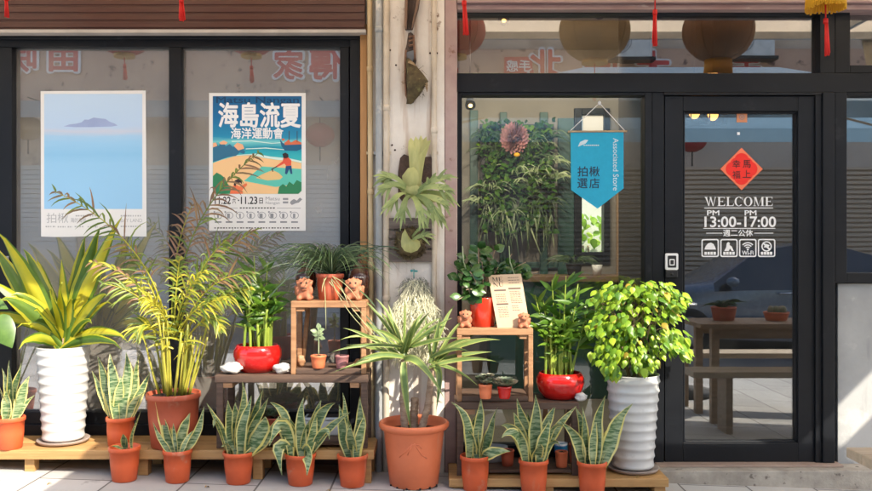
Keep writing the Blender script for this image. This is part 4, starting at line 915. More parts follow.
# ------------------------------------------------------------------ lucky bamboos in red bowls
def bowl(parent, c, r, h, mat):
    mb = MB(); mb.lathe([(r*.62, 0), (r*.70, .004), (r*.9, h*.3), (r, h*.62), (r*.98, h*.82), (r*.90, h*.95), (r*.86, h*1.0), (r*.82, h), (r*.8, h*.94), (r*.8, h*.82)], c, 44); mb.build('bowl', mat, parent)
    mb = MB(); mb.lathe([(0, h*.88), (r*.5, h*.87), (r*.79, h*.86)], c, 24); mb.build('soil', SOIL, parent)
def lanceolate(mb, b, d, L, w_, droop=.5, ref=None, mats=(0, 0)):
    d = d.normalized(); q = b+d*L*.5; e = q+(d+V((0, 0, -droop))).normalized()*L*.5
    mb.blade(bez(b, q, e, 6), [w_*k for k in (.2, .75, 1, .95, .7, .38, .03)], ref or (R.uniform(-.6, .6), -1, R.uniform(0, .8)), -.35, mats)
def bamboo(label, px, pyt, pyb, wpx, z, yc_, stalks, shoots, nleaf, mat):
    d = yc_+5; c = V((X(px, yc_), yc_, z)); r = wpx/2*d/F; h = (pyb-pyt)*(d-r)/F
    t = thing('lucky_bamboo', label, 'plant', c); bowl(t, c, r, h, mat)
    st = MB(); fo = MB()
    for i in range(stalks):
        a = R.uniform(0, 6.28); q = r*.62*math.sqrt(R.random()); b = c+V((q*math.cos(a), q*math.sin(a)*.7, h*.8)); H = R.uniform(.12, .26) if i < stalks*.6 else R.uniform(.22, .34)
        n = 12; e = b+V((R.uniform(-.012, .012), R.uniform(-.01, .01), H))
        st.tube([b.lerp(e, k/n) for k in range(n+1)], [.0078*(1.12 if k % 3 == 0 else 1) for k in range(n+1)], 9)
        for j in range(nleaf):
            a2 = R.uniform(0, 6.28); dd = V((math.cos(a2), math.sin(a2)*.8-.15, R.uniform(.25, 1.1)))
            lanceolate(fo, e+V((0, 0, R.uniform(-.07, .015))), dd, R.uniform(.09, .15), R.uniform(.010, .015), R.uniform(.3, .9))
    for sx, sy, n in shoots:
        e = W(sx, sy, yc_+R.uniform(-.05, .06)); b = c+V(((e.x-c.x)*.35, R.uniform(-.04, .04), h*.8))
        pts = bez(b, b.lerp(e, .5)+V((0, 0, .03)), e, 8); st.tube(pts, [.006-.0004*k for k in range(9)], 7)
        for j in range(n):
            f = R.uniform(.45, 1.0); p = pts[min(8, int(f*8))]; a2 = R.uniform(0, 6.28)
            dd = V((math.cos(a2), math.sin(a2)*.8-.1, R.uniform(.2, 1.2) if f < .9 else 1.4)); lanceolate(fo, p, dd, R.uniform(.10, .17), R.uniform(.010, .016), R.uniform(.2, .9))
    st.build('stalks', BB_S, t); fo.build('foliage', BB_G, t); return t
bamboo('small lucky bamboo in a glossy red bowl on the left dark shelf', 258, 347, 374.5, 49, ZL, -.26, 18, [(254,256,12),(268,262,11),(278,285,9),(243,280,10),(262,285,9),(250,300,8),(272,300,7)], 3, REDGL)
bamboo('taller dense lucky bamboo in a round red bowl on the right dark shelf', 560, 376, 402.5, 48, ZR, -.26, 20, [(552,280,13),(566,276,13),(578,284,12),(543,300,11),(590,300,10),(560,300,12),(572,310,10),(548,320,10),(585,325,8),(560,330,10),(535,295,8)], 4, REDGL)

# ------------------------------------------------------------------ yucca in the big pot
c, rt, rb, h = potpx(414, 426, 491, 70, 50, gz(X(414, -.45)))
YP = thing('yucca', 'large yucca with sword leaves and bare trunks in the biggest terracotta pot', 'plant', c)
mb = MB(); mb.lathe([(rb*.93, 0), (rb, .006), (rb+(rt*.88-rb)*.55, h*.5), (rt*.86, h*.84), (rt*.88, h*.865), (rt*.88, h*.875), (rt*.95, h*.89), (rt, h*.925), (rt*1.005, h*.96), (rt*.985, h*.99), (rt*.95, h), (rt*.91, h*.985), (rt*.87, h*.93), (rt*.84, h*.8)], c, 56)
for k in range(1, 7):       # drainage notches
    a = PI+k*PI/7
    mb.box(c.x+rb*.97*math.cos(a)-.012, c.x+rb*.97*math.cos(a)+.012, c.y+rb*.97*math.sin(a)-.004, c.y+rb*.97*math.sin(a)+.004, c.z+.0, c.z+.012, 1)
mb.build('pot', [TERRA3, BLACK], YP)
mb = MB()   # relief garland on the pot front
def onpot(ax, f):
    r_ = rb+(rt*.87-rb)*f**.85; return c+V((r_*math.sin(ax), -r_*math.cos(ax), h*f))
for pts in ([(-.5, .52), (-.3, .60), (-.1, .70), (.05, .74), (.15, .66), (.3, .56), (.5, .5)], [(-.05, .74), (-.12, .64), (-.2, .56)], [(.1, .72), (.2, .72), (.28, .66)]):
    mb.tube([onpot(a, f) for a, f in pts], .0045, 6)
mb.build('relief', TERRA3, YP)
mb = MB(); mb.lathe([(0, h*.86), (rt*.5, h*.855), (rt*.845, h*.84)], c, 28); mb.build('soil', SOIL, YP)
mb = MB(); yy = c.y
def trunk(pts, r0, r1):
    P_ = [W(a, b, yy+dy) for a, b, dy in pts]; n = 14; Q = []
    for i in range(n+1):
        f = i/n*(len(P_)-1); k = min(int(f), len(P_)-2); Q.append(P_[k].lerp(P_[k+1], f-k))
    mb.tube(Q, [(r0+(r1-r0)*i/n)*(1.1 if i % 2 else .95) for i in range(n+1)], 12)
trunk([(405,436,.02),(403,400,.02),(404,360,.02)], .021, .017); trunk([(414,436,.05),(414,412,.05),(415,398,.05)], .023, .021); trunk([(420,436,0),(428,405,0),(432,368,0)], .020, .016)
mb.build('trunk', BARK, YP)
mb = MB(); YW = [.6, .8, .95, 1, 1, .92, .8, .62, .42, .2, .02]
def sword(b, tip, wp, ct=None):
    L = (tip-b).length; ct = ct or b.lerp(tip, .6)+V((0, 0, L*R.uniform(.06, .24))); a = R.uniform(-.8, .8)
    mb.blade(bez(b, ct, tip, 10), [wp/2*4.6/F*q for q in YW], (math.sin(a), -math.cos(a), .3), .5, (1, 0, 0, 1), R.uniform(-.4, .4), [-1, -.6, 0, .6, 1])
for tips, bx_, by_ in (([(343,328,-.1),(352,314,.05),(332,352,-.15),(330,374,-.12),(375,298,.02),(388,304,.1),(405,300,-.05),(424,312,.08),(441,318,.05),(452,318,.0),(346,345,.1),(352,366,-.18),(380,312,.12),(418,318,-.2),(440,332,-.2),(372,330,-.2),(364,300,.1),(460,338,-.12),(412,326,-.15),(430,312,-.15),(340,340,-.1)], 404, 352),
                      ([(500,340,-.1),(482,332,.05),(497,362,-.12),(478,386,-.2),(466,318,.05),(455,305,.08),(492,352,.05),(470,352,-.25),(440,318,-.02),(425,316,.1),(474,340,-.1)], 432, 362)):
    for tx, ty, dy in tips: sword(W(bx_+R.uniform(-3, 3), by_+R.uniform(-5, 6), yy+R.uniform(-.02, .02)), W(tx, ty, yy+dy), R.uniform(3.7, 5.8))
sword(W(404, 362, yy-.03), W(411, 432, yy-.1), 8, W(403, 380, yy-.1)); sword(W(404, 360, yy-.02), W(444, 398, yy-.18), 8, W(418, 350, yy-.12)); sword(W(434, 366, yy-.02), W(436, 412, yy-.16), 7, W(444, 366, yy-.12))
mb.build('foliage', [YU_G, YU_Y], YP)
# ------------------------------------------------------------------ on the left crate
def grassy(mb, top, n, L0, L1, w_, m=(0, 0), up=(.3, 1.3), droop=1.1, spread=1.0):
    for i in range(n):
        a = R.uniform(0, 6.28); L = R.uniform(L0, L1); b = top+V((R.uniform(-.02, .02), R.uniform(-.02, .02), 0))
        d = V((math.cos(a)*spread, math.sin(a)*.7*spread-.1, R.uniform(*up))).normalized(); q = b+d*L*.6; e = q+V((d.x*.8, d.y*.8, -droop*R.uniform(.3, 1))).normalized()*L*.55
        mb.blade(bez(b, q, e, 8), [w_*k for k in (.7, 1, 1, 1, .9, .75, .55, .3, .03)], (R.uniform(-.5, .5), -1, .4), .4, m)
yk = -.27; d = yk+5; c = V((X(330, yk), yk, ZC))
GP = thing('grass_plant', 'grassy plant with long thin arching leaves in a clay pot on the left crate', 'plant', c)
pot(GP, c, S(28, yk)/2, S(22, yk)/2, S(26, yk), TERRA2, n=36)
mb = MB(); top = c+V((0, 0, S(25, yk)))
grassy(mb, top, 90, .38, .62, .0030, up=(.9, 2.2), droop=1.0); grassy(mb, top, 46, .30, .50, .0032, up=(1.6, 3.4), droop=.6); grassy(mb, top, 26, .32, .52, .0028, up=(.4, 1.0), droop=1.2)
for px, py, cx, cy_ in ((398,352,372,322),(376,308,362,286),(392,270,372,240),(400,250,372,236),(268,300,292,262),(262,268,290,246)): 
    mb.blade(bez(top, W(cx, cy_, -.36), W(px, py, -.42), 10), [.0035]*10+[.0004], (.2, -1, .3), .3, (0, 0))
mb.build('foliage', GR_G, GP)
mb = MB()
for px, py, cx, cy_ in ((348,305,344,288),(326,330,326,300),(366,318,350,300),(392,355,360,318),(358,300,346,280),(322,292,322,282),(372,336,342,310)):
    mb.blade(bez(top+V((R.uniform(-.03, .03), -.06, 0)), W(cx, cy_, -.40), W(px, py, -.43), 10), [.0018, .0024, .0024, .0023, .0022, .002, .002, .0018, .0014, .001, .0004], (R.uniform(-.3, .3), -1, .2), .3, (0, 0))
mb.build('pale_runner', M('pale_runner', (.42, .42, .22), (.34, .36, .16), rough=.5, transl=.2), GP)

def lionet(c, s, label, flip=1, tall=1.0):
    """small squat clay figurine: one modelled lump with ears, legs and tail"""
    t = thing('clay_figurine', label, 'figurine', c, 'clay figurines on the crates')
    mb = MB(); P_ = lambda x, y, z: V(c)+V((x*s*flip, y*s, z*s*tall))
    E = lambda x, y, z, a, b, e: mb.ell(P_(x, y, z), (a*s, b*s, e*s*tall), 16)
    E(0, .02, .34, .36, .30, .33); E(.0, -.06, .72, .31, .27, .26); E(0, -.27, .64, .17, .12, .12)
    for sx in (-1, 1):
        E(sx*.33, -.04, .86, .07, .06, .08); E(sx*.22, -.2, .12, .13, .17, .13); E(sx*.25, .16, .12, .13, .14, .12); E(sx*.28, -.1, .45, .13, .12, .2)
    E(-.36, .1, .4, .12, .1, .22); E(-.4, .12, .58, .1, .09, .1)
    for k in range(9): a = k*PI/4.5+.17; E(.29*math.cos(a), -.06, .72+.25*math.sin(a), .085, .13, .08)
    E(0, -.3, .52, .17, .1, .05)
    mb.build('clay_body', CLAY, t, rem=.0045*s/.11*1.0)
    mb = MB()
    for sx in (-1, 1): mb.ell(P_(sx*.12, -.30, .80), (.045*s, .03*s, .045*s), 10)
    mb.build('eye', BLACK, t); mb = MB(); mb.ell(P_(0, -.345, .575), (.15*s, .07*s, .045*s), 12); mb.build('mouth', BROWNGLAZE, t)
    return t
lionet(V((X(304.5, -.34), -.335, ZC)), S(24, -.3)*.92, 'clay lion figurine at the left front corner of the left crate', 1)
lionet(V((X(353.5, -.34), -.335, ZC)), S(24, -.3)*.92, 'clay lion figurine at the right front corner of the left crate', -1)
def jar(px, wpx, hpx, y, z, label):
    c = V((X(px, y), y, z)); r = S(wpx, y)/2; h = S(hpx, y)
    t = thing('clay_jar', label, 'jar', c, 'dark jars on the left crate')
    mb = MB(); mb.lathe([(r*.55, 0), (r*.62, .003), (r*.95, h*.35), (r, h*.5), (r*.85, h*.64), (r*.5, h*.7), (r*.46, h*.72)], c, 28); mb.build('jar_body', BROWNGLAZE, t)
    mb = MB(); mb.lathe([(r*.56, h*.72), (r*.58, h*.75), (r*.4, h*.8), (r*.16, h*.83), (r*.14, h*.88), (r*.24, h*.94), (r*.2, h*.99), (0, h)], c, 24); mb.build('lid', BROWNGLAZE, t)
    mb = MB()
    for k in range(6): a = -1.95+k*.16; mb.ell(c+V((r*.98*math.cos(a), r*.98*math.sin(a), h*.5)), (.004, .003, .005), 8)
    mb.build('pale_band', PAPER, t)
jar(306, 21, 44, -.20, ZC, 'dark brown lidded jar behind the left clay lion on the crate'); jar(359, 22, 44, -.20, ZC, 'dark brown lidded jar behind the right clay lion on the crate')

def rosette(mb, p, r, n=3, m=(0, 0), up=.5):
    for ring in range(n):
        k = 5+2*(n-ring); 
        for i in range(k):
            a = 2*PI*(i+.5*(ring % 2))/k+ring; d = V((math.cos(a), math.sin(a), up*(.3+.7*ring))).normalized(); L = r*(1-.25*ring)
            mb.blade([p+d*L*f+V((0, 0, .12*L*f*f)) for f in (0, .35, .7, .9, 1)], [L*.16, L*.27, L*.3, L*.2, L*.02], (0, -.4, 1), .35, m)
def smallpot(px, pyt, pyb, wt, wb, z, label, mat, plant, group='little pots on the shelves', y=None):
    c, rt, rb, h = potpx(px, pyt, pyb, wt, wb, z)
    if y is not None:
        dd = (y+5)/(c.y+5); c = V((X(px, y), y, z)); rt *= dd; rb *= dd; h *= dd
    t = thing('small_pot_plant', label, 'plant', c, group)
    pot(t, c, rt, rb, h, mat, rim=.004, rimh=.010, soil=.012, n=28)
    mb = MB(); top = c+V((0, 0, h-.006))
    if plant == 'pale':
        mb.tube(bez(top, top+V((.004, 0, .08)), W(318, 326, c.y), 6), [.0035]*7, 6)
        for tx, ty in ((308,328),(329,326),(310,339),(326,338),(318,322),(314,331),(323,330),(311,333),(328,332),(318,336)):
            b = W(318+R.uniform(-2, 2), 338-(340-ty)*.5, c.y); heart(mb, b, W(tx, ty, c.y+R.uniform(-.03, .03))-b, .04, .014, V((R.uniform(-.4, .4), -1, .5)))
        mb.build('foliage', PALE, t)
    elif plant == 'rosette': rosette(mb, top+V((0, 0, .006)), rt*1.9, 4, up=.9); mb.build('foliage', SUCC, t)
    elif plant == 'cluster':
        for i in range(9):
            a = R.uniform(0, 6.28); q = top+V((rt*.8*math.cos(a), rt*.7*math.sin(a), R.uniform(.01, .05))); mb.tube([top, q], .002, 5); rosette(mb, q, rt*.75, 3, up=.9)
        mb.build('foliage', SUCC, t)
    return t
smallpot(318.5, 356, 369, 16, 12, ZL+.032, 'tiny terracotta pot with a pale leaved sprout inside the left crate', TERRA3, 'pale')
smallpot(342, 356, 369, 14, 11, ZL+.032, 'tiny dusty pink pot without leaves inside the left crate', M('pink_pot', (.36, .16, .16), (.30, .12, .12), rough=.6), None)
def shell(px, py, w_, h_, y, z, label, seed, mat=STONE, name='stone', cat='stone', group='pale stones on the shelves'):
    mb = MB(); n = 16; m_ = 10; c = V((X(px, y), y, z)); a, b, e = S(w_, y)/2, S(w_, y)*.34, S(h_, y)/2; vs_ = []
    for i in range(m_+1):
        t = PI*i/m_
        for j in range(n):
            f = 2*PI*j/n; dirv = V((math.sin(t)*math.cos(f), math.sin(t)*math.sin(f), math.cos(t)))
            q = 1+.45*mnoise.noise(dirv*1.6+V((seed*3.7, seed, 0)))+.14*mnoise.noise(dirv*5+V((seed, 0, 2)))
            vs_.append(c+V((a*dirv.x*q, b*dirv.y*q, e+e*dirv.z*q)))
    zmin = min(v.z for v in vs_)
    for v in vs_: v.z += z-zmin-.002
    mb.add(vs_, [(i*n+j, (i+1)*n+j, (i+1)*n+(j+1) % n, i*n+(j+1) % n) for i in range(m_) for j in range(n)], 0, True)
    mb.build(name, mat, None, loc=c, label=label, cat=cat, group=group)
shell(232, 371, 21, 11, -.36, ZL, 'pale jagged stone on the left shelf left of the red bowl', 1); shell(282, 371, 18, 10, -.36, ZL, 'pale pointed stone on the left shelf between red bowl and crate', 2.3)
shell(594, 399, 17, 9, -.34, ZR, 'white rounded stone on the right shelf beside the red bowl', 4.1) if False else None
shell(572+9, 399, 12, 9, -.36, ZR, 'white rounded stone at the right end of the right shelf', 4.1)
shell(301, 364, 9, 11, -.33, ZL+.032, 'small tan wood chunk in the left corner of the left crate', 5.2, WOOD_C, 'wood_chunk', 'wood chunk', None); shell(359, 365, 9, 8, -.33, ZL+.032, 'small tan wood chunk in the right corner of the left crate', 6.6, WOOD_C, 'wood_chunk', 'wood chunk', None)
# under the left shelf
smallpot(259, 430, 446, 17, 13, ZB+.035, 'little red pot with a rosette succulent under the left shelf, left of its pair', TERRA2, 'rosette', y=-.2)
smallpot(275, 428, 446, 20, 15, ZB+.035, 'little red pot with tall clustered succulents under the left shelf', TERRA2, 'cluster', y=-.22)
mb = MB(); y = -.2; PBX = thing('planter_box', 'narrow white planter box standing under the left shelf', 'planter', (X(330, y), y, ZB+.035))
mb.box(X(306, y), X(346, y), y-.05, y+.05, ZB+.036, ZB+.036+S(15, y)); mb.build('box_body', WHITEPOT, PBX, bevel=.006)
mb = MB(); mb.box(X(305, y), X(347, y), y-.056, y+.056, ZB+.0365+S(15, y), ZB+.036+S(18, y)); mb.build('rim', WHITEPOT, PBX, bevel=.004)
mb = MB(); mb.box(X(308, y), X(344, y), y-.046, y+.046, ZB+.036+S(18, y), ZB+.036+S(18.4, y)); mb.build('soil', SOIL, PBX)

# ------------------------------------------------------------------ on the right shelf and crate
yk = -.25; c = V((X(483, yk), yk, ZD))
RP = thing('round_leaf_plant', 'dark green round leaved plant in a glossy red orange pot on the right crate', 'plant', c)
h = S(29, yk); r = S(27, yk)/2
mb = MB(); mb.lathe([(r*.80, 0), (r*.86, .004), (r*.93, h*.5), (r, h*.97), (r*.985, h), (r*.93, h), (r*.9, h*.85), (r*.88, h*.8)], c, 40); mb.build('pot', REDPOT, RP)
mb = MB(); mb.lathe([(0, h*.9), (r*.5, h*.89), (r*.905, h*.87)], c, 20); mb.build('soil', SOIL, RP)
st = MB(); fo = MB(); top = c+V((0, 0, h*.88))
RW = [.3, .75, .98, 1.0, .82, .45, .05]
for ex, ey, dy, n in ((452,276,-.05,9),(447,262,.0,7),(458,300,-.12,8),(466,256,.05,9),(478,246,.05,9),(496,248,.09,10),(512,254,.09,10),(526,262,.08,9),(538,272,.06,8),(482,262,-.08,9),(500,264,.08,9),(470,272,-.1,9),(466,290,-.14,7),(522,272,.08,8)):
    e = W(ex, ey, yk+dy); b = top+V((R.uniform(-.03, .03), R.uniform(-.03, .03), 0)); pts = bez(b, b.lerp(e, .5)+V((0, 0, .05)), e, 10); st.tube(pts, [.004-.0002*k for k in range(11)], 6)
    for j in range(n):
        f = R.uniform(.35, 1); p = pts[int(f*10)]; a = R.uniform(0, 6.28); dd = V((math.cos(a), -.35+.6*math.sin(a), R.uniform(-.4, .9))).normalized(); L = R.uniform(.05, .075); q = p+dd*.012
        fo.blade([q+dd*L*i/6+V((0, 0, -.12*L*(i/6)**2)) for i in range(7)], [L*.36*k for k in RW], (R.uniform(-.7, .7), -1, R.uniform(.1, 1)), -.25, (0, 0))
for px in (463.5, 510): st.tube([W(px+8, 285, yk), W(px, 262, yk), W(px-1, 246, yk)], [.004, .004, .003], 6, 1)
st.build('stems', [BARK, PALE], RP); fo.build('foliage', FI_G, RP)

# menu card leaning against the pot
ym = -.345
MN = thing('menu_card', 'tan menu card with large serif MENU leaning on the red pot', 'menu', (X(512, ym), ym, ZD))
def mt(u, v):      # u,v in 0..1 on the tilted, leaning card
    a = W(497.5, 328.2, ym); b = W(530, 327.2, ym); cc_ = W(488, 275.2, ym+.055); dd = W(521, 273.8, ym+.055)
    return a.lerp(b, u).lerp(cc_.lerp(dd, u), v)
nrm = (mt(1, 0)-mt(0, 0)).cross(mt(0, 1)-mt(0, 0)).normalized()
if nrm.y > 0: nrm = -nrm
mb = MB(); q = [mt(0, 0), mt(1, 0), mt(1, 1), mt(0, 1)]
mb.add([p-nrm*0 for p in q]+[p-nrm*.002 for p in q], [(0,1,2,3),(7,6,5,4),(0,4,5,1),(1,5,6,2),(2,6,7,3),(3,7,4,0)])
mb.build('card', M('tan_card', (.62, .46, .31), (.56, .41, .27), rough=.6), MN)
def oncard(src, lift=.0006):
    for i, p in enumerate(src.v): src.v[i] = mt(p.x, p.z)+nrm*(lift-p.y)
    return src
mb = oncard(merge(serif('ME', .10, .42, .875, .955, 0), serif('NU', .10, .42, .775, .855, 0)))
mb.build('menu_title', M('brown_ink', (.035, .022, .018), rough=.6), MN)
mb = MB()
def cq(a, b, z0, z1): mb.flat([(a, z0), (b, z0), (b, z1), (a, z1)], 0)
for a, b, z in ((.1, .46, .69), (.54, .92, .715), (.1, .46, .43)): cq(a, b, z, z+.03)
for a, b, zs in ((.12, .42, (.62, .585, .55, .515, .48)), (.56, .9, (.67, .635, .6, .565, .53, .495, .46)), (.12, .42, (.38, .345, .31, .275, .24, .205)), (.56, .78, (.40, .36, .32)), (.58, .92, (.93, .88, .83))):
    for z in zs:
        k = a
        while k < b-.02: e = min(b, k+R.uniform(.03, .09)); cq(k, e, z, z+.011); k = e+.015
oncard(mb).build('menu_lines', M('brown_print', (.12, .08, .065), rough=.6), MN)
lionet(V((X(465.5, -.345), -.335, ZD)), S(17, -.33)*.98, 'slim clay figurine on the right crate left of the red orange pot', 1, 1.05)
lionet(V((X(523.5, -.36), -.362, ZD)), S(16, -.33)*.95, 'slim clay figurine standing before the menu card', -1, 1.0)
smallpot(485.5, 385, 399.5, 14, 11, ZR+.032, 'tiny terracotta pot with a spiky succulent inside the right crate', TERRA3, 'cluster')
smallpot(504.5, 387, 399.5, 15, 11, ZR+.032, 'tiny glossy red pot with a blue green rosette inside the right crate', REDGL, 'rosette')
smallpot(507.5, 458, 474, 14, 11, ZP+.03, 'little empty brick red pot on the lower board between two snake plants', TERRA2, None, y=-.3)
smallpot(561.5, 458, 474, 13, 11, ZP+.03, 'little empty terracotta pot on the lower board before the blue cup', TERRA3, None, y=-.33)
smallpot(574.5, 452, 472, 12, 9, ZP+.03, 'little dark red pot behind the rightmost snake plant', TERRA2, None, y=-.25)
y = -.24; c = V((X(561, y), y, ZP+.03)); mb = MB(); r = S(13, y)/2; h = S(20, y)
CU = thing('cup', 'white and blue paper cup behind the little terracotta pot on the lower board', 'cup', c)
mb.lathe([(r*.8, 0), (r, h), (r*.94, h), (r*.78, .004), (0, .004)], c, 24); mb.build('cup_wall', WHITE, CU); mb = MB(); mb.lathe([(r*.955, h*.5), (r*1.012, h*.55), (r*1.03, h*.85), (r*1.0, h*.9)], c, 24); mb.build('blue_band', M('blue_print', (.02, .22, .42), rough=.4), CU)
y = -.2; c = V((X(489, y), y, ZP+.03)); mb = MB(); r = S(38, y)/2; h = S(15, y)
BW = thing('bowl', 'white oval bowl on the lower board behind the curled snake plant', 'bowl', c)
mb.lathe([(r*.7, 0), (r*.75, .003), (r*.95, h*.6), (r, h), (r*.96, h), (r*.9, h*.6), (r*.7, .006), (0, .006)], c, 32, sy=.55); mb.build('bowl_body', WHITEPOT, BW)

# big leaf at the left picture edge
c = V((-2.62, -.3, ZB)); ML = thing('broad_leaf_plant', 'plant with big glossy leaves reaching in at the left picture edge', 'plant', c)
pot(ML, c, .12, .09, .2, TERRA2)
st = MB(); fo = MB()
for tx, ty, bx, by, wp, dy in ((12,348,-8,318,26,-.14),(8,309,-26,300,16,-.1),(-12,346,-30,330,24,-.05),(0,300,-22,290,10,0.02),(-40,330,-48,310,22,0),(-50,300,-52,280,20,.05)):
    b = W(bx, by, c.y+dy); st.tube(bez(c+V((0, 0, .18)), c.lerp(b, .6)+V((0, 0, .2)), b, 8), .005, 6); t_ = W(tx, ty, c.y+dy-.02); ct = b.lerp(t_, .5)+V((.0, 0, .03))
    fo.blade(bez(b, ct, t_, 8), [wp/2*4.7/F*k for k in (.25, .8, 1, 1, .95, .85, .62, .35, .03)], (.2, -1, .35), -.3, (0, 0))
st.build('stems', BB_S, ML); fo.build('foliage', leafm('broad_leaf', (.12, .22, .05), (.07, .15, .035), .2, .25, .3), ML)

# ------------------------------------------------------------------ mounted on the pillar
yP = -.14
BD = M('weathered_board', (.085, .055, .042), (.045, .032, .027), rough=.7, scale=10, stretch=(3, 3, .8), bump=.3)
T1 = thing('wooden_mount', 'dark tapered wooden trough hanging at the top of the pillar', 'wall mount', (X(412, yP), yP, Z(28, yP)))
def pxpoly(pts, y): return [(X(a, y), Z(b, y)) for a, b in pts]
mb = MB(); mb.prism(pxpoly([(404.8,29),(412.6,29),(418.6,8),(421.2,-8),(405.6,-8)], yP-.03)[::-1], yP-.03, yP-.001); mb.build('back_board', BD, T1, bevel=.003)
mb = MB(); mb.prism(pxpoly([(404.4,27),(406.8,29),(408,-8),(405,-8)], yP-.05)[::-1], yP-.07, yP-.0305, 0); mb.prism(pxpoly([(411.4,29),(413,27),(421.8,-8),(418.4,-8)], yP-.05)[::-1], yP-.07, yP-.0305); mb.build('side_rail', M('board_edge', (.2, .12, .08), rough=.7), T1, bevel=.003)
T2 = thing('fern_mount', 'long dark cut out board with a dry moss lump high on the pillar', 'wall mount', (X(412, yP), yP, Z(103, yP)))
mb = MB(); mb.prism(pxpoly([(407,101),(410,104),(414,102),(416,92),(415,66),(416.4,60),(415,52),(414.6,46),(413.4,34),(411,32),(408.2,33),(406.6,44),(405.2,50),(404.4,62),(404,78),(405,92)], yP-.02)[::-1], yP-.024, yP-.001); mb.build('back_board', BD, T2, bevel=.004)
mb = MB()
for k in (37, 41, 46): mb.tube([W(408.6, k, yP-.026), W(413.6, k-1, yP-.026)], .007, 8)
mb.tube([W(406, 50, yP-.026), W(405.2, 62, yP-.026), W(405, 78, yP-.026), W(406, 95, yP-.026), W(410, 103, yP-.026)], .006, 8); mb.tube([W(413.4, 35, yP-.026), W(414.4, 50, yP-.026), W(415, 60, yP-.026)], .006, 8); mb.build('bark_edge', M('bark_edge', (.23, .12, .075), (.15, .08, .05), rough=.8, scale=20), T2)
mb = MB(); mb.prism(pxpoly([(406.6,52),(413.6,50),(414,58),(412,63),(407,60)], yP-.03)[::-1], yP-.032, yP-.0245); mb.build('slate_plate', M('slate', (.15, .16, .18), rough=.6), T2, bevel=.002)
def mosslump(mb, pts, seed, sub=3):
    for (px, py, r, dy) in pts:
        cc_ = W(px, py, yP-.03-dy)
        n = 16
        for i in range(1): pass
        vs_ = []
        for i in range(11):
            t = PI*i/10
            for j in range(n):
                f = 2*PI*j/n; dv = V((math.sin(t)*math.cos(f), math.sin(t)*math.sin(f), math.cos(t))); q = 1+.3*mnoise.noise(dv*3+V((seed, px, py)))+.15*mnoise.noise(dv*8+V((seed, px, py)))
                vs_.append(cc_+dv*q*S(r, yP))
        mb.add(vs_, [(i*n+j, (i+1)*n+j, (i+1)*n+(j+1) % n, i*n+(j+1) % n) for i in range(10) for j in range(n)], 0, True)
mb = MB(); n = 18; rows = []
for i in range(15):
    t = i/14; py = 58+46*t; lx = 406+1.0*math.sin(PI*t); rx = 408+21*max(0, 1-abs(t-.52)/.54)**.85
    for j in range(n):
        f = 2*PI*j/n; q = 1+.16*mnoise.noise(V((math.cos(f)*1.4, math.sin(f)*1.4, t*5)))+.07*mnoise.noise(V((math.cos(f)*5, math.sin(f)*5, t*16)))
        rows.append(W((lx+rx)/2+(rx-lx)/2*math.cos(f)*q, py, yP-.028-(rx-lx)/2*.0042*(1+math.sin(f)*q)))
mb.add(rows, [(i*n+j, i*n+(j+1) % n, (i+1)*n+(j+1) % n, (i+1)*n+j) for i in range(14) for j in range(n)]+[list(range(n))[::-1], [14*n+j for j in range(n)]], 0, True)
for i in range(70):
    p = W(R.uniform(406, 424), R.uniform(66, 98), yP-.06); mb.blade(bez(p, p+rv(.015), p+rv(.03)+V((0, -.01, -.01)), 3), [.0015, .0015, .001, .0003], (0, -1, 0), .1, (0, 0))
mb.build('moss', MOSS, T2)
mb = MB()
for a, b in (((423, 82), (428, 86)), ((424, 84), (427, 92)), ((408, 62), (416, 66))): mb.blade(bez(W(*a, yP-.08), W(a[0]+3, a[1]-1, yP-.1), W(*b, yP-.1), 4), [.006, .008, .008, .006, .001], (0, -1, .2), .3, (0, 0))
mb.build('dry_frond', M('dry_frond', (.34, .24, .13), (.2, .14, .08), rough=.8), T2)

# staghorn fern
T3 = thing('staghorn_fern', 'large pale staghorn fern with an upright fan and forked fronds on the pillar', 'fern', (X(412, yP), yP, Z(215, yP)))
mb = MB(); mb.prism(pxpoly([(398,172),(400,158),(404,154),(409,156),(412,165),(412,196),(404,204),(398,196)], yP-.02)[::-1], yP-.022, yP-.001); mb.prism(pxpoly([(424,157),(431,156),(434,163),(433,176),(426,186),(421,180)], yP-.02)[::-1], yP-.020, yP-.0015); mb.build('cork_board', M('cork', (.10, .06, .045), (.045, .03, .025), rough=.95, scale=22, bump=1, bscale=50), T3, bevel=.004)
mb = MB()
def fan(poly, y0, bulge, m=0, cx=None):
    """a lobed shield frond, curved away from the pillar, built as rows between its centre line and its edge"""
    xs = [p[0] for p in poly]; zs = [p[1] for p in poly]; ccx = sum(xs)/len(xs) if cx is None else cx; cz_ = sum(zs)/len(zs)
    vs_ = [W(ccx, cz_, y0-bulge)]; n = len(poly)
    for k in (1, 2, 3):
        for a, b in poly:
            f = k/3; vs_.append(W(ccx+(a-ccx)*f, cz_+(b-cz_)*f, y0-bulge*(1-f**2)+.012*math.sin(a*1.1+b*.6)*f))
    mb.add(vs_, [(0, 1+i, 1+(i+1) % n) for i in range(n)]+[(1+k*n+i, 1+(k+1)*n+i, 1+(k+1)*n+(i+1) % n, 1+k*n+(i+1) % n) for k in range(2) for i in range(n)], m, True)
fan([(404,193),(407,182),(409.5,170),(409,158),(408,148),(408.5,141),(411,137.5),(413.6,141),(415.6,136),(418.6,140),(420.8,135),(423,139.6),(426.4,136.4),(427.4,141),(431,140),(428.6,148),(425,158),(423,170),(421.6,180),(421,190),(414,198)], yP-.05, .035)
fan([(402,176),(408,168),(414,167),(418,172),(420,180),(416,188),(408,190),(403,184)], yP-.09, .03); fan([(400,190),(404,184),(414,183),(422,188),(428,194),(420,198),(408,198)], yP-.1, .02)
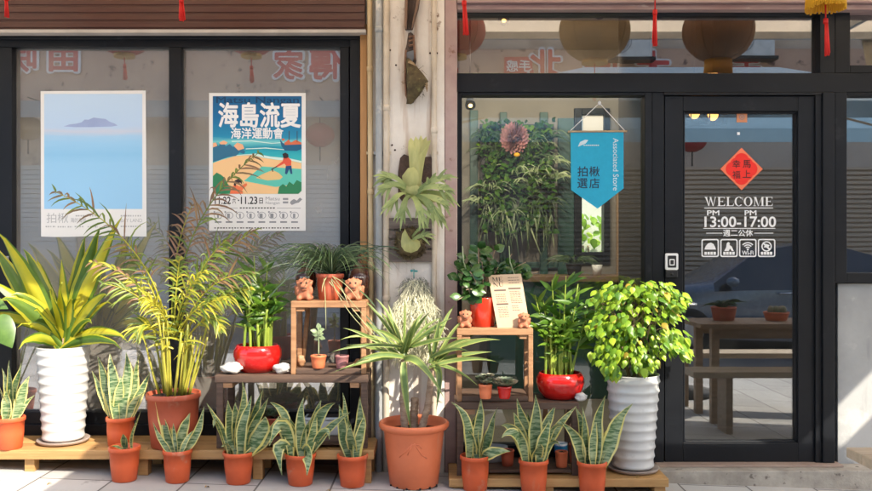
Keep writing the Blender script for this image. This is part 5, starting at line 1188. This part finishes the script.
fan([(412,200),(424,194),(438,194),(452,197),(444,201),(428,203)], yP-.09, .02)
mb.build('shield_frond', ST_Y, T3)
mb = MB()
def antler(p0, p1, p2, w0, dy=.0, forks=2):
    A, B, C_ = W(*p0, yP-.09), W(*p1, yP-.13-dy), W(*p2, yP-.12-dy)
    pts = bez(A, B, C_, 8); k = S(1, yP); ref = (R.uniform(-.35, .35), -1, .35)
    mb.blade(pts, [w0*k*q for q in (.4, .45, .5, .55, .62, .72, .7, .5, .3)], ref, .25, (0, 0), 0)
    tg = (pts[-1]-pts[-3]).normalized()
    for i in range(-forks, forks+1):
        b = pts[5+(1 if abs(i) < 2 else 0)]+tg*.004; a = i*R.uniform(.26, .42); dd = V((tg.x*math.cos(a)-tg.z*math.sin(a), tg.y-.1, tg.x*math.sin(a)+tg.z*math.cos(a)))
        L = S(w0*R.uniform(1.8, 4.0), yP); e = b+dd*L+V((0, 0, -.25*L))
        mb.blade(bez(b, b+dd*L*.6, e, 6), [w0*k*q for q in (.42, .4, .36, .32, .26, .16, .03)], ref, .25, (0, 0))
for a in (((408,190),(396,172),(382,176),4.2,.02),((408,190),(395,178),(381,190),4.6,.05),((408,194),(398,190),(390,206),4.5,.08),((410,194),(404,198),(402,216),4.4,.1),((412,196),(425,188),(436,176),4.4,.03),
          ((414,192),(434,178),(450,176),4.2,.05),((414,192),(436,182),(450,190),4.6,.08),((414,196),(434,194),(448,206),4.6,.10),((414,196),(428,196),(436,216),4.8,.12),((412,196),(418,200),(422,218),4.6,.14),((410,192),(394,184),(386,180),4.0,.0),((414,192),(440,190),(454,200),3.8,.02),((412,196),(432,206),(446,224),4.0,.06)): antler(*a)
mb.build('antler_frond', ST_G, T3)

# slatted board with moss ball fern
T4 = thing('moss_ball_fern', 'young staghorn fern on a round moss ball on grey slats on the pillar', 'fern', (X(410, yP), yP, Z(260, yP)))
mb = MB()
for a, b in ((218, 229), (231, 238.5), (240.5, 248), (250, 262)): mb.box(X(388.5, yP), X(435, yP), yP-.02, yP-.007, Z(b, yP), Z(a, yP))
for px in (394, 428): mb.box(X(px, yP), X(px+4, yP), yP-.0065, yP-.001, Z(262, yP), Z(218, yP))
mb.build('slat_board', M('grey_slats', (.20, .165, .145), (.12, .095, .085), rough=.8, scale=4, stretch=(1, 8, 14), bump=.3), T4, bevel=.002)
mb = MB(); mosslump(mb, [(410.5,243,15.5,0)], 4.2)
for i in range(320):
    a = R.uniform(0, 6.28); q = 15*R.uniform(.7, 1.05); p = W(410.5+q*math.cos(a), 243+q*math.sin(a), yP-.06); mb.blade(bez(p, p+rv(.012), p+V((math.cos(a)*.02, -.015, -math.sin(a)*.02))+rv(.012), 3), [.0014, .0014, .001, .0003], (0, -1, 0), .1, (0, 0))
mb.build('moss_ball', MOSS, T4)
mb = MB(); fan([(401,241),(402,234),(405,229),(408.5,236),(411,239.5),(415,238.5),(419.5,241),(420.5,246),(417.5,250.5),(411,253),(404.5,251),(401.4,246.5)], yP-.125, .02)
mb.build('shield_frond', ST_Y, T4)
mb = MB(); antler((410,242), (416,236), (428,234), 3.2, .06); antler((410,240), (418,228), (424,226), 2.4, .05, 1); mb.build('antler_frond', ST_G, T4)

# tillandsia bunch
T5 = thing('spanish_moss', 'pale hairy bunch of hanging air plant on the lower pillar', 'air plant', (X(415, yP), yP, Z(275, yP)))
mb = MB()
def strand(p0, n, step, spread, w_):
    p = V(p0); d = V((R.uniform(-spread, spread), R.uniform(-.7, -.05), -.6)); pts = [p.copy()]
    for i in range(n):
        d += V((R.uniform(-.75, .75), R.uniform(-.5, .45), R.uniform(-.6, .15))); d.normalize(); p = p+d*step; p.y = min(p.y, yP-.012); pts.append(p.copy())
    mb.blade(pts, [w_]*n+[w_*.3], (R.uniform(-.5, .5), -1, 0), .1, (0, 0))
for i in range(2600):
    f = R.random()**.8; py = 279+f*72; hw = 6+18*min(1, f*2.0)*(1 if f < .75 else 1-1.2*(f-.75)); px = 415+R.uniform(-1, 1)*hw
    strand(W(px, py, yP-.02-.07*R.random()), 9, R.uniform(.008, .014), .6, R.uniform(.0011, .0020))
mb.build('strands', TILL, T5)
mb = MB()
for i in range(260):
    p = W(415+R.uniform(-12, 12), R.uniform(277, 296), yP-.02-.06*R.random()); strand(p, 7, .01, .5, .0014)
mb.build('shaded_strands', leafm('shaded_strands', (.26, .27, .22), (.17, .18, .15), .3, .2, .8), T5)  # greyer colour paints the shade on the upper part of the bunch
mb = MB(); p = W(414, 271, yP-.01); mb.tube([p+V((0, .008, .01)), p+V((0, -.03, .006)), p+V((0, -.04, -.02)), p+V((0, -.03, -.04))], .003, 6); mb.ell(p+V((.012, -.03, .0)), (.012, .005, .006), 8); mb.ell(p+V((-.012, -.03, .002)), (.009, .005, .008), 8); mb.build('clip', M('teal_clip', (.05, .3, .3), rough=.4), T5)

# ------------------------------------------------------------------ inside the shop
yw = YB-.10
PW = thing('plant_wall', 'dark vertical planter full of hanging green plants on the back wall', 'plant wall', (X(517, yw), yw, Z(236, yw)))
mb = MB(); mb.box(X(480, yw), X(554, yw), yw, yw+.05, Z(232, yw), Z(124, yw))
for k in range(5): mb.box(X(481, yw), X(553, yw), yw-.05, yw-.001, Z(145+k*20, yw), Z(138+k*20, yw))
mb.build('planter_frame', M('dark_planter', (.02, .022, .024), rough=.6), PW)
mb = MB()
for i in range(820):
    px = R.uniform(480, 553); py = R.uniform(121, 232); p = W(px, py, yw-R.uniform(.03, .12)); dd = V((R.uniform(-1, 1), -.6, R.uniform(-.7, .8))); L = R.uniform(.035, .08)
    heart(mb, p, dd, L, L*.34, V((R.uniform(-.6, .6), -1, R.uniform(0, .8))), (0, 0) if R.random() < .6 else (1, 1))
mb.build('leafy_foliage', [FI_G, BB_G], PW)
mb = MB()
for px, py in ((494,163),(505,170),(520,160),(535,156),(545,150),(528,195),(490,200),(540,185),(512,200),(532,222),(500,215),(549,175),(486,150),(555,190),(508,225),(482,215),(545,215),(530,170),(515,185)):
    top = W(px, py-10, yw-.06); grassy(mb, top, 26, .16, .34, .007, (0, 0) if R.random() < .5 else (1, 1), up=(.2, 1.0), droop=1.4, spread=.55)
for i in range(90):
    p = W(R.uniform(482, 552), R.uniform(200, 232), yw-R.uniform(.04, .1)); mb.blade(bez(p, p+V((R.uniform(-.04, .04), -.05, .02)), p+V((R.uniform(-.08, .08), -.05, -R.uniform(.12, .3))), 6), [.006, .007, .007, .006, .005, .003, .0005], (R.uniform(-.5, .5), -1, .3), .3, (0, 0) if R.random() < .6 else (1, 1))
mb.build('spider_foliage', [GR_G, PALE], PW)
yf_ = yw-.16; c = W(514, 138, yf_)
FL = thing('protea', 'large dusty pink flower head set in the plant wall', 'flower', c)
mb = MB()
for ring in range(6):
    for i in range(16):
        a = 2*PI*(i+.5*ring)/16; t = .25+ring*.22; dd = V((math.sin(t)*math.cos(a), -math.cos(t)*.9, math.sin(t)*math.sin(a)*1.1)); L = .135
        mb.blade([c+dd*L*f for f in (.35, .6, .85, 1)], [.014, .020, .018, .003], dd.cross(V((.3, .2, 1))), .3, (0, 0))
mb.ell(c+V((0, -.05, 0)), (.05, .05, .055), 14)
for i in range(40): dd = V((R.uniform(-.6, .6), -1, R.uniform(-.6, .6))).normalized(); mb.blade([c+dd*.13*f for f in (.4, .65, .9, 1)], [.012, .015, .012, .002], V((dd.z, .2, -dd.x)), .3, (0, 0))
mb.build('petals', leafm('protea_pink', (.42, .20, .19), (.30, .13, .14), .3, .2, .8), FL)
mb = MB(); mb.tube([c+V((0, .0, -.02)), c+V((.01, .08, -.1))], .012, 8); mb.ell(c+V((.02, -.05, -.15)), (.03, .02, .02), 8, 1); mb.build('stalk', [BB_S, YEL], FL)
yc2 = YB-.16; mb = MB(); CN = thing('toy_camera', 'small black camera hung low in the plant wall', 'camera', W(511.5, 238, yc2))
mb.box(X(505, yc2), X(518.5, yc2), yc2, yc2+.05, Z(238, yc2), Z(222, yc2)); mb.build('camera_body', BLACK, CN, bevel=.01)
mb = MB(); p = W(511.5, 230.6, yc2); mb.tube([p, p+V((0, -.03, 0))], .034, 20); mb.build('lens', M('lens_grey', (.3, .33, .33), rough=.2), CN); mb = MB(); mb.tube([p+V((0, -.0301, 0)), p+V((0, -.033, 0))], .022, 20); mb.build('lens_glass', BLACK, CN)
# counter with cup and small plant
yc3 = 2.0; CT = thing('counter', 'long wooden counter against the back wall of the shop', 'counter', (X(560, yc3), yc3, .03))
zt = Z(276, yc3); mb = MB(); mb.box(X(486, yc3), X(640, yc3), yc3, yc3+.45, zt-.05, zt); mb.build('counter_top', M('counter_wood', (.22, .14, .09), rough=.4), CT, bevel=.004)
mb = MB(); mb.box(X(490, yc3), X(636, yc3), yc3+.03, yc3+.42, .031, zt-.051); mb.build('cabinet', TEAL, CT, bevel=.004)
mb = MB(); c = W(597, 276, 2.1); c.z = zt; mb.lathe([(.03, 0), (.045, .09), (.041, .09), (.028, .006), (0, .006)], c, 20); mb.build('cup', WHITE, None, loc=c, label='white cup on the counter inside under the narrow bright window', cat='cup')
c = W(574, 276, 2.15); c.z = zt; IP = thing('fern_pot', 'small dark feathery plant on the inside counter', 'plant', c); pot(IP, c, .07, .05, .1, BLACK, rim=.005, rimh=.01)
mb = MB(); grassy(mb, c+V((0, 0, .08)), 40, .2, .36, .007, up=(.5, 1.6)); mb.build('foliage', GR_G, IP)
# warm lamps that are lit inside
def bulb(px, py, y, power, label, cage=True):
    p = W(px, py, y); t = thing('pendant_lamp', label, 'lamp', p, 'warm lamps inside the shop')
    mb = MB(); mb.ell(p, (.035, .035, .045), 16); mb.build('bulb', M('bulb_glow', (1, .7, .35), rough=.4, emit=(1, .42, .10), estr=1.6), t)
    mb = MB(); mb.tube([p+V((0, 0, .045)), p+V((0, 0, .09))], .018, 10); mb.tube([p+V((0, 0, .09)), V((p.x, p.y, 3.05))], .004, 6)
    if cage:
        for z, r in ((.06, .05), (.0, .10), (-.07, .085)): mb.tube([p+V((r*math.cos(a*PI/8), r*math.sin(a*PI/8), z)) for a in range(17)], .004, 5)
        for k in range(6): a = k*PI/3; mb.tube([p+V((q*math.cos(a), q*math.sin(a), z)) for q, z in ((.05, .06), (.1, 0), (.085, -.07))], .0035, 5)
    mb.build('wire_cage', BLACK, t)
    l = bpy.data.lights.new('bulb_light', 'SPOT'); l.spot_size = 2.8; l.spot_blend = .5; l.energy = power; l.color = (1, .74, .48); l.shadow_soft_size = .008
    lo = bpy.data.objects.new('bulb_light', l); COL.objects.link(lo); lo.parent = t; lo.location = (0, 0, -.085)
bulb(694.5, 112, .42, 2.5, 'glowing warm bulb in a wire cage behind the top left of the door glass')
bulb(713, 114, .62, 1, 'warm bulb in a wire cage deeper inside behind the door glass')
def spot(px, py, y, power, label):
    p = W(px, py, y); t = thing('spotlight', label, 'lamp', p, 'track spotlights inside the shop')
    mb = MB(); mb.tube([p+V((0, .02, .0)), p+V((0, -.07, -.05))], [.03, .04], 14); mb.tube([p, V((p.x, p.y, 3.04))], .006, 6); mb.build('spot_housing', BLACK, t)
    mb = MB(); mb.ell(p+V((0, -.08, -.056)), (.016, .008, .014), 12); mb.build('lens', M('spot_glow', (1, .8, .5), emit=(1, .5, .12), estr=2.2), t)
    l = bpy.data.lights.new('spot_light', 'SPOT'); l.spot_size = 2.7; l.spot_blend = .5; l.energy = power; l.color = (1, .8, .58); l.shadow_soft_size = .008
    lo = bpy.data.objects.new('spot_light', l); COL.objects.link(lo); lo.parent = t; lo.location = (0, -.09, -.10); lo.rotation_euler = (.5, 0, 0)
spot(503, 15.5, 1.0, 34, 'lit black spotlight behind the left end of the transom'); spot(470, 100, 1.4, 12, 'black spotlight hanging at the top left corner inside the right window')
spot(598, 10, 1.3, 30, 'lit spotlight hidden high behind the transom middle')

# garden behind the narrow window
mb = MB(); mb.box(-6, 8, 7.2, 7.35, -.5, 2.6)
o_ = mb.build('garden_wall', M('garden_plaster', (.62, .60, .52), (.55, .53, .45), rough=.9), None, loc=(0, 7.2, 0), label='pale garden wall standing behind the shop', cat='wall')
mb = MB()
for i in range(900):
    p = V((R.uniform(.2, 4.5), R.uniform(6.3, 7.05), R.uniform(.0, 1.75))); heart(mb, p, rv(1)+V((0, -.4, -.3)), .13, .05, V((R.uniform(-.5, .5), -1, .6)))
st = MB()
for i in range(24): x = R.uniform(.2, 4.5); st.tube([(x, 6.7, -.3), (x+R.uniform(-.2, .2), 6.7, 1.3)], .015, 6)
HG = thing('hedge', 'sunlit yellow green hedge seen through the narrow window', 'hedge', (2.3, 6.7, -.08)); mb.build('foliage', TR_G, HG); st.build('stems', BARK, HG)

# ------------------------------------------------------------------ street furniture seen at the right edge and in the glass
PT = thing('picnic_table', 'plain wooden table on the pavement between two benches, mirrored in the door', 'table', (2.75, -1.78, gz(2.75)))
TBW = M('table_wood', (.36, .24, .15), (.26, .17, .10), rough=.5, scale=3, stretch=(1, 8, 12), bump=.06)
PLW = M('bench_top_wood', (.50, .40, .29), (.42, .33, .23), rough=.5, scale=3, stretch=(1, 8, 12), bump=.06)
zt = .70
mb = MB()
for k in range(4): mb.box(2.02, 3.6, -2.05+k*.14, -2.05+k*.14+.132, zt-.035, zt)
mb.build('tabletop', TBW, PT, bevel=.004)
for x in (2.12, 3.46):
    for y in (-2.0, -1.6): mb = MB(); mb.box(x, x+.06, y, y+.06, gz(x)-.01, zt-.036); mb.build('leg', TBW, PT, bevel=.003)
mb = MB(); mb.box(2.181, 3.459, -1.99, -1.965, zt-.12, zt-.037); mb.box(2.181, 3.459, -1.595, -1.57, zt-.12, zt-.037); mb.build('apron', TBW, PT)
def bench2(y0, label, z=.385):
    t = thing('picnic_bench', label, 'bench', (2.7, y0+.13, gz(2.7)), 'benches at the outdoor table'); x0, x1 = 1.86, 3.6
    mb = MB(); mb.box(x0, x1, y0, y0+.135, z-.045, z); mb.box(x0, x1, y0+.14, y0+.275, z-.045, z); mb.build('seat', PLW, t, bevel=.004)
    for x in (x0+.25, x1-.3): mb = MB(); mb.box(x, x+.05, y0+.04, y0+.235, gz(x)-.01, z-.046); mb.build('leg', TBW, t, bevel=.003)
bench2(-1.42, 'wooden bench whose left end shows at the right picture edge'); bench2(-2.5, 'wooden bench on the street side of the outdoor table')
for x, mat, lab in ((2.3, TERRA2, 'clay pot with a leafy herb on the left of the outdoor table'), (2.72, TERRA3, 'clay dish of small cacti on the outdoor table'), (3.15, TERRA2, 'long clay dish with spiky succulents on the outdoor table')):
    c = V((x, -1.8, zt)); t = thing('table_plant', lab, 'plant', c, 'potted plants on the outdoor table'); pot(t, c, .10, .08, .11 if x < 2.5 else .07, mat, rim=.006, rimh=.012)
    mb = MB(); tp = c+V((0, 0, .10 if x < 2.5 else .06))
    if x < 2.5: grassy(mb, tp, 50, .1, .2, .008, up=(.6, 2), droop=.6)
    else:
        for k in range(5): p = tp+V((R.uniform(-.07, .07), R.uniform(-.05, .05), 0)); mb.ell(p+V((0, 0, .02)), (.028, .028, .04), 10)
    mb.build('foliage', GR_G if x < 2.5 else SUCC, t)
PB = M('parasol_blue', (.50, .64, .74), (.46, .60, .70), rough=.7, transl=.7)
PX0, PX1, PY0, PY1, PZ = -.15, 4.7, -3.7, -2.05, 2.50
PR = thing('parasol', 'wide blue rectangular parasol standing over the outdoor table', 'parasol', ((PX0+PX1)/2, -2.9, gz(2)))
cxp, cyp = (PX0+PX1)/2, (PY0+PY1)/2
mb = MB(); vs_ = [V((PX0, PY0, PZ)), V((PX1, PY0, PZ)), V((PX1, PY1, PZ)), V((PX0, PY1, PZ)), V((cxp-.9, cyp, PZ+.45)), V((cxp+.9, cyp, PZ+.45))]
mb.add(vs_, [(0, 1, 5, 4), (1, 2, 5), (2, 3, 4, 5), (3, 0, 4)])
for a, b in ((0, 1), (1, 2), (2, 3), (3, 0)): mb.add([vs_[a], vs_[b], vs_[b]-V((0, 0, .14)), vs_[a]-V((0, 0, .14))], [(0, 1, 2, 3)])
mb.build('canopy', PB, PR, solid=.004)
mb = MB(); mb.tube([(cxp, cyp, gz(cxp)+.02), (cxp, cyp, PZ+.44)], .028, 14); mb.build('pole', TBW, PR)
for q in vs_[:4]: mb = MB(); mb.tube([(cxp, cyp, PZ+.38), q-V((0, 0, .03))], .012, 8); mb.build('rib', TBW, PR)
mb = MB(); mb.lathe([(.28, 0), (.28, .05), (.06, .09), (.05, .25), (0, .25)], (cxp, cyp, gz(cxp)), 28); mb.build('base', BLACK, PR)

# the parked car, mirrored in the door
CB = M('car_paint', (.11, .15, .20), (.09, .13, .18), rough=.25, coat=1)
CARX, CARY = 4.7, -7.3; gzc = gz(CARX)
CR = thing('parked_car', 'dark grey blue hatchback parked across the street, mirrored in the door glass', 'car', (CARX, CARY, gzc))
stn = [(-2.05,.55,.62,.66,.70),(-1.95,.30,.74,.80,.80),(-1.5,.24,.80,.92,.86),(-.95,.22,.84,.98,.88),(-.3,.22,.86,1.42,.88),(.2,.22,.86,1.50,.88),(.9,.22,.88,1.46,.88),(1.5,.24,.90,1.30,.87),(1.85,.28,.90,1.02,.84),(2.0,.45,.85,.90,.78)]
mb = MB(); rings = []
for x, s_, b, rf, hw in stn:
    tw = hw*(.74 if rf-b > .2 else .92); rings.append([V((CARX+x, CARY+y*1, gzc+z)) for y, z in ((-hw*.92, s_), (-hw, (s_+b)/2), (-hw*.97, b), (-tw, rf-.03), (-tw*.7, rf), (tw*.7, rf), (tw, rf-.03), (hw*.97, b), (hw, (s_+b)/2), (hw*.92, s_))])
n = 10; vs_ = [p for r_ in rings for p in r_]
for i in range(len(rings)-1):
    for j in range(n):
        glassy = j in (2, 6) and 3 <= i <= 7
        if glassy: continue
        fs = [i*n+j, i*n+(j+1) % n, (i+1)*n+(j+1) % n, (i+1)*n+j]; mb.f.append(fs); mb.m.append(0); mb.s.append(True)
mb.v = vs_; mb.f += [list(range(n))[::-1], [(len(rings)-1)*n+j for j in range(n)]]; mb.m += [0, 0]; mb.s += [False, False]
mb.build('body', CB, CR)
CG = M('car_glass', (.02, .025, .03), rough=.05, coat=1)
for j in (2, 6):
    mb = MB()
    for i in range(3, 8): mb.add([rings[i][j], rings[i][j+1], rings[i+1][j+1], rings[i+1][j]], [(0, 1, 2, 3)], 0, True)
    mb.build('side_window', CG, CR)
for x in (-1.3, 1.3):
    for s_ in (-1, 1):
        c = V((CARX+x, CARY+s_*.80, gzc+.31)); mb = MB()
        mb.tube([c-V((0, .1, 0)), c-V((0, .085, 0)), c+V((0, .085, 0)), c+V((0, .1, 0))], [.27, .31, .31, .27], 28); wh = mb.build('wheel', M('tyre', (.015, .015, .016), rough=.8), CR)
        mb = MB(); mb.tube([c+V((0, s_*.1005, 0)), c+V((0, s_*.108, 0))], [.2, .17], 20); mb.build('rim', M('alloy', (.5, .5, .52), rough=.3, metal=.8), wh)
for x in (-.1, .95): mb = MB(); mb.tube([(CARX+x, CARY+.905, gzc+.82), (CARX+x+.18, CARY+.905, gzc+.82)], .013, 8); mb.build('door_handle', M('chrome', (.6, .6, .62), rough=.2, metal=1), CR)
for y in (.55, -.55): mb = MB(); mb.ell((CARX-1.99, CARY+y, gzc+.66), (.07, .16, .06), 12); mb.build('headlight', WHITE, CR)
mb = MB(); mb.ell((CARX-.75, CARY+.98, gzc+.98), (.09, .10, .07), 12); mb.build('wing_mirror', CB, CR)

# the buildings across the street, mirrored in the glass
YO = -9.6
OB = thing('opposite_shop', 'low shop across the street with a brown sign band and slatted shutters', 'shop building', (0, YO, 0))
mb = MB(); mb.box(-9, 11, YO-4, YO-.1, -.5, 5.15); mb.build('wall', M('cream_render', (.62, .50, .40), (.54, .43, .34), rough=.85, scale=1.2, spots=(.42, .33, .27), spotscale=1.5, spotcut=.6), OB)
mb = MB(); mb.box(-9.2, 11.2, YO-.099, YO+.02, 3.75, 4.68); mb.build('sign_band', M('brown_tile_band', (.58, .37, .26), (.50, .31, .22), rough=.7, scale=1.5, spots=(.16, .09, .07), spotscale=4.5, spotcut=.60), OB)
mb = MB()
for k in range(400): mb.box(-9.2+k*.051, -9.2+k*.051+.026, YO-.3, YO+.25, 5.155, 5.19)
mb.box(-9.2, 11.2, YO-4, YO-.301, 5.155, 5.2); mb.build('roof', M('corrugated', (.40, .39, .37), rough=.6), OB)
SHP = M('pale_shutter', (.60, .59, .55), (.52, .51, .48), rough=.6, scale=1); SHD = M('brown_slat_shutter', (.66, .49, .34), (.56, .41, .28), rough=.6, scale=1)
for x0, x1, mat in ((-8.6, -6.2, SHP), (-6.0, -3.6, SHP), (-3.4, -1.0, SHP), (1.6, 3.9, SHD), (4.1, 6.6, SHD), (6.8, 9.4, SHD)):
    mb = MB()
    for k in range(34):
        z = -.1+k*.082; mb.box(x0, x1, YO-.095, YO-.02-.012*(mat is SHD), z, z+(.05 if mat is SHD else .074))
    mb.build('shutter', mat, OB)
mb = MB(); mb.box(-8.9, .6, YO+.021, YO+1.0, 3.55, 3.62); mb.box(-8.9, .6, YO+.96, YO+1.0, 3.36, 3.549); mb.build('awning_grey', M('grey_awning', (.26, .28, .28), rough=.6), OB)
for x in (-.6, .9, 10): mb = MB(); mb.box(x-.14, x+.14, YO-.098, YO+.06, -.4, 3.745); mb.build('pier', M('pier_tile', (.55, .38, .30), rough=.7), OB)
RED = M('sign_red', (.62, .06, .05), (.55, .05, .045), rough=.5); SW = M('sign_white', (.85, .82, .8), rough=.5)
def opp(px, py): d = YO*-1+5; return (px-436)*d/F, CAMZ-(py-245.5)*d/F
# raised red characters with white outline; the shop sees them reversed in its own glass
for ch, px, py, s_ in (('傳', 326, 64, .56), ('家', 289, 65, .52), ('由', 65, 58, .50), ('味', 24, 60, .50), ('北', 545, 66, .56), ('味', 600, 68, .56), ('大', 652, 68, .58), ('手', 745, 66, .5)):
    x, z = opp(px, py); w_ = s_/2
    mb = txt(ch, x-w_, x+w_, z-w_, z+w_, YO+.05, .07, flip=True); mb2 = txt(ch, x-w_*.93, x+w_*.93, z-w_*.93, z+w_*.93, YO+.062, .03, flip=True)
    t = thing('sign_character', 'raised red character with white outline on the opposite sign band' , 'sign', (x, YO+.03, z-w_), 'red characters of the opposite shop sign')
    o = mb.build('white_outline', SW, t, solid=.02); o = mb2.build('red_stroke', RED, t, solid=.01)
x, z = opp(518, 67); SG = thing('small_sign', 'small red sign with two white characters on the opposite sign band', 'sign', (x, YO+.03, z-.2))
mb = MB(); mb.box(x-.24, x+.24, YO+.021, YO+.06, z-.14, z+.16); mb.build('sign_board', RED, SG); txt('手感', x-.2, x+.2, z-.09, z+.1, YO+.064, .02, flip=True).build('characters', SW, SG)
for px, py in ((622, 44), (742, 43)):
    x, z = opp(px, py); t = thing('air_conditioner', 'white outdoor air conditioner %s above the opposite sign band' % ('nearer the middle' if px < 700 else 'further right'), 'air conditioner', (x, YO, z-.3))
    mb = MB(); mb.box(x-.45, x+.45, YO-.09, YO+.28, z-.28, z+.28); mb.build('case', M('ac_white', (.75, .75, .72), rough=.5), t, bevel=.01)
    mb = MB()
    for r in (.06, .1, .14, .18, .22): mb.tube([(x-.12+r*math.cos(a*PI/12), YO+.29, z+r*math.sin(a*PI/12)) for a in range(25)], .006, 5)
    for k in range(12): a = k*PI/6; mb.tube([(x-.12, YO+.29, z), (x-.12+.22*math.cos(a), YO+.29, z+.22*math.sin(a))], .004, 5)
    mb.build('fan_grille', GREY, t); mb = MB(); mb.box(x-.5, x+.5, YO-.095, YO+.32, z-.34, z-.285); mb.build('bracket', FRAME, t)
for px, py, mat, lab in ((320, 135, LB3, 'pink red lantern before the opposite shutters, left of the pillar'), (28, 128, LB1, 'amber lantern at the far left of the opposite shop'), (692, 140, LB3, 'red lantern before the opposite brown shutters')):
    d = -YO-.5+5; x = (px-436)*d/F; z = CAMZ-(py-245.5)*d/F; y = YO+.5; r = .24
    t = thing('street_lantern', lab, 'lantern', (x, y, z), 'lanterns across the street'); mb = MB(); mb.lathe([(r*.34, -r*.8)]+[(r*math.sqrt(1-(k/6)**2*.88), r*.78*k/6) for k in range(-6, 7)]+[(r*.34, r*.8)], (x, y, z), 24); mb.build('lantern_body', mat, t)
    mb = MB(); mb.tube([(x, y, z+r*.8), (x, y, 3.75 if px > 600 else 3.548)], .006, 6); mb.tube([(x, y, z-r*.8), (x, y, z-r*1.8)], .012, 6); mb.tube([(x, y, 3.76),(x, YO-.02, 3.77)], .01, 6); mb.build('hanger', BLACK, t)

# dropped leaves
DRYL = leafm('dropped_leaf', (.40, .26, .08), (.26, .16, .06), .35, .1)
for k, (px, y, zz) in enumerate(((52, -.62, None), (205, -.60, None), (268, -.66, None), (330, -.58, None), (383, -.62, None), (446, -.60, None), (505, -.62, None), (640, -.62, None), (700, -.5, None), (98, -.40, ZB), (150, -.41, ZB), (330, -.41, ZB), (640, -.43, ZP))):
    x = X(px, y); z = (gz(x) if zz is None else zz)+.004; a = R.uniform(0, 6.28); L = R.uniform(.022, .04); dd = V((math.cos(a), math.sin(a), 0))
    mb = MB(); mb.blade([V((x, y, z))+dd*(L*i/5)+V((0, 0, .006*math.sin(i*1.1))) for i in range(6)], [L*.22*q for q in (.15, .8, 1, .8, .4, .03)], (0, 0, 1), .4, (0, 0))
    mb.build('dropped_leaf', DRYL, None, loc=(x, y, z), label='tiny dry leaf dropped %s' % ('on the pavement' if zz is None else 'on the low wooden boards'), cat='leaf', group='dry leaves on the pavement' if zz is None else 'dry leaves on the low wooden boards')
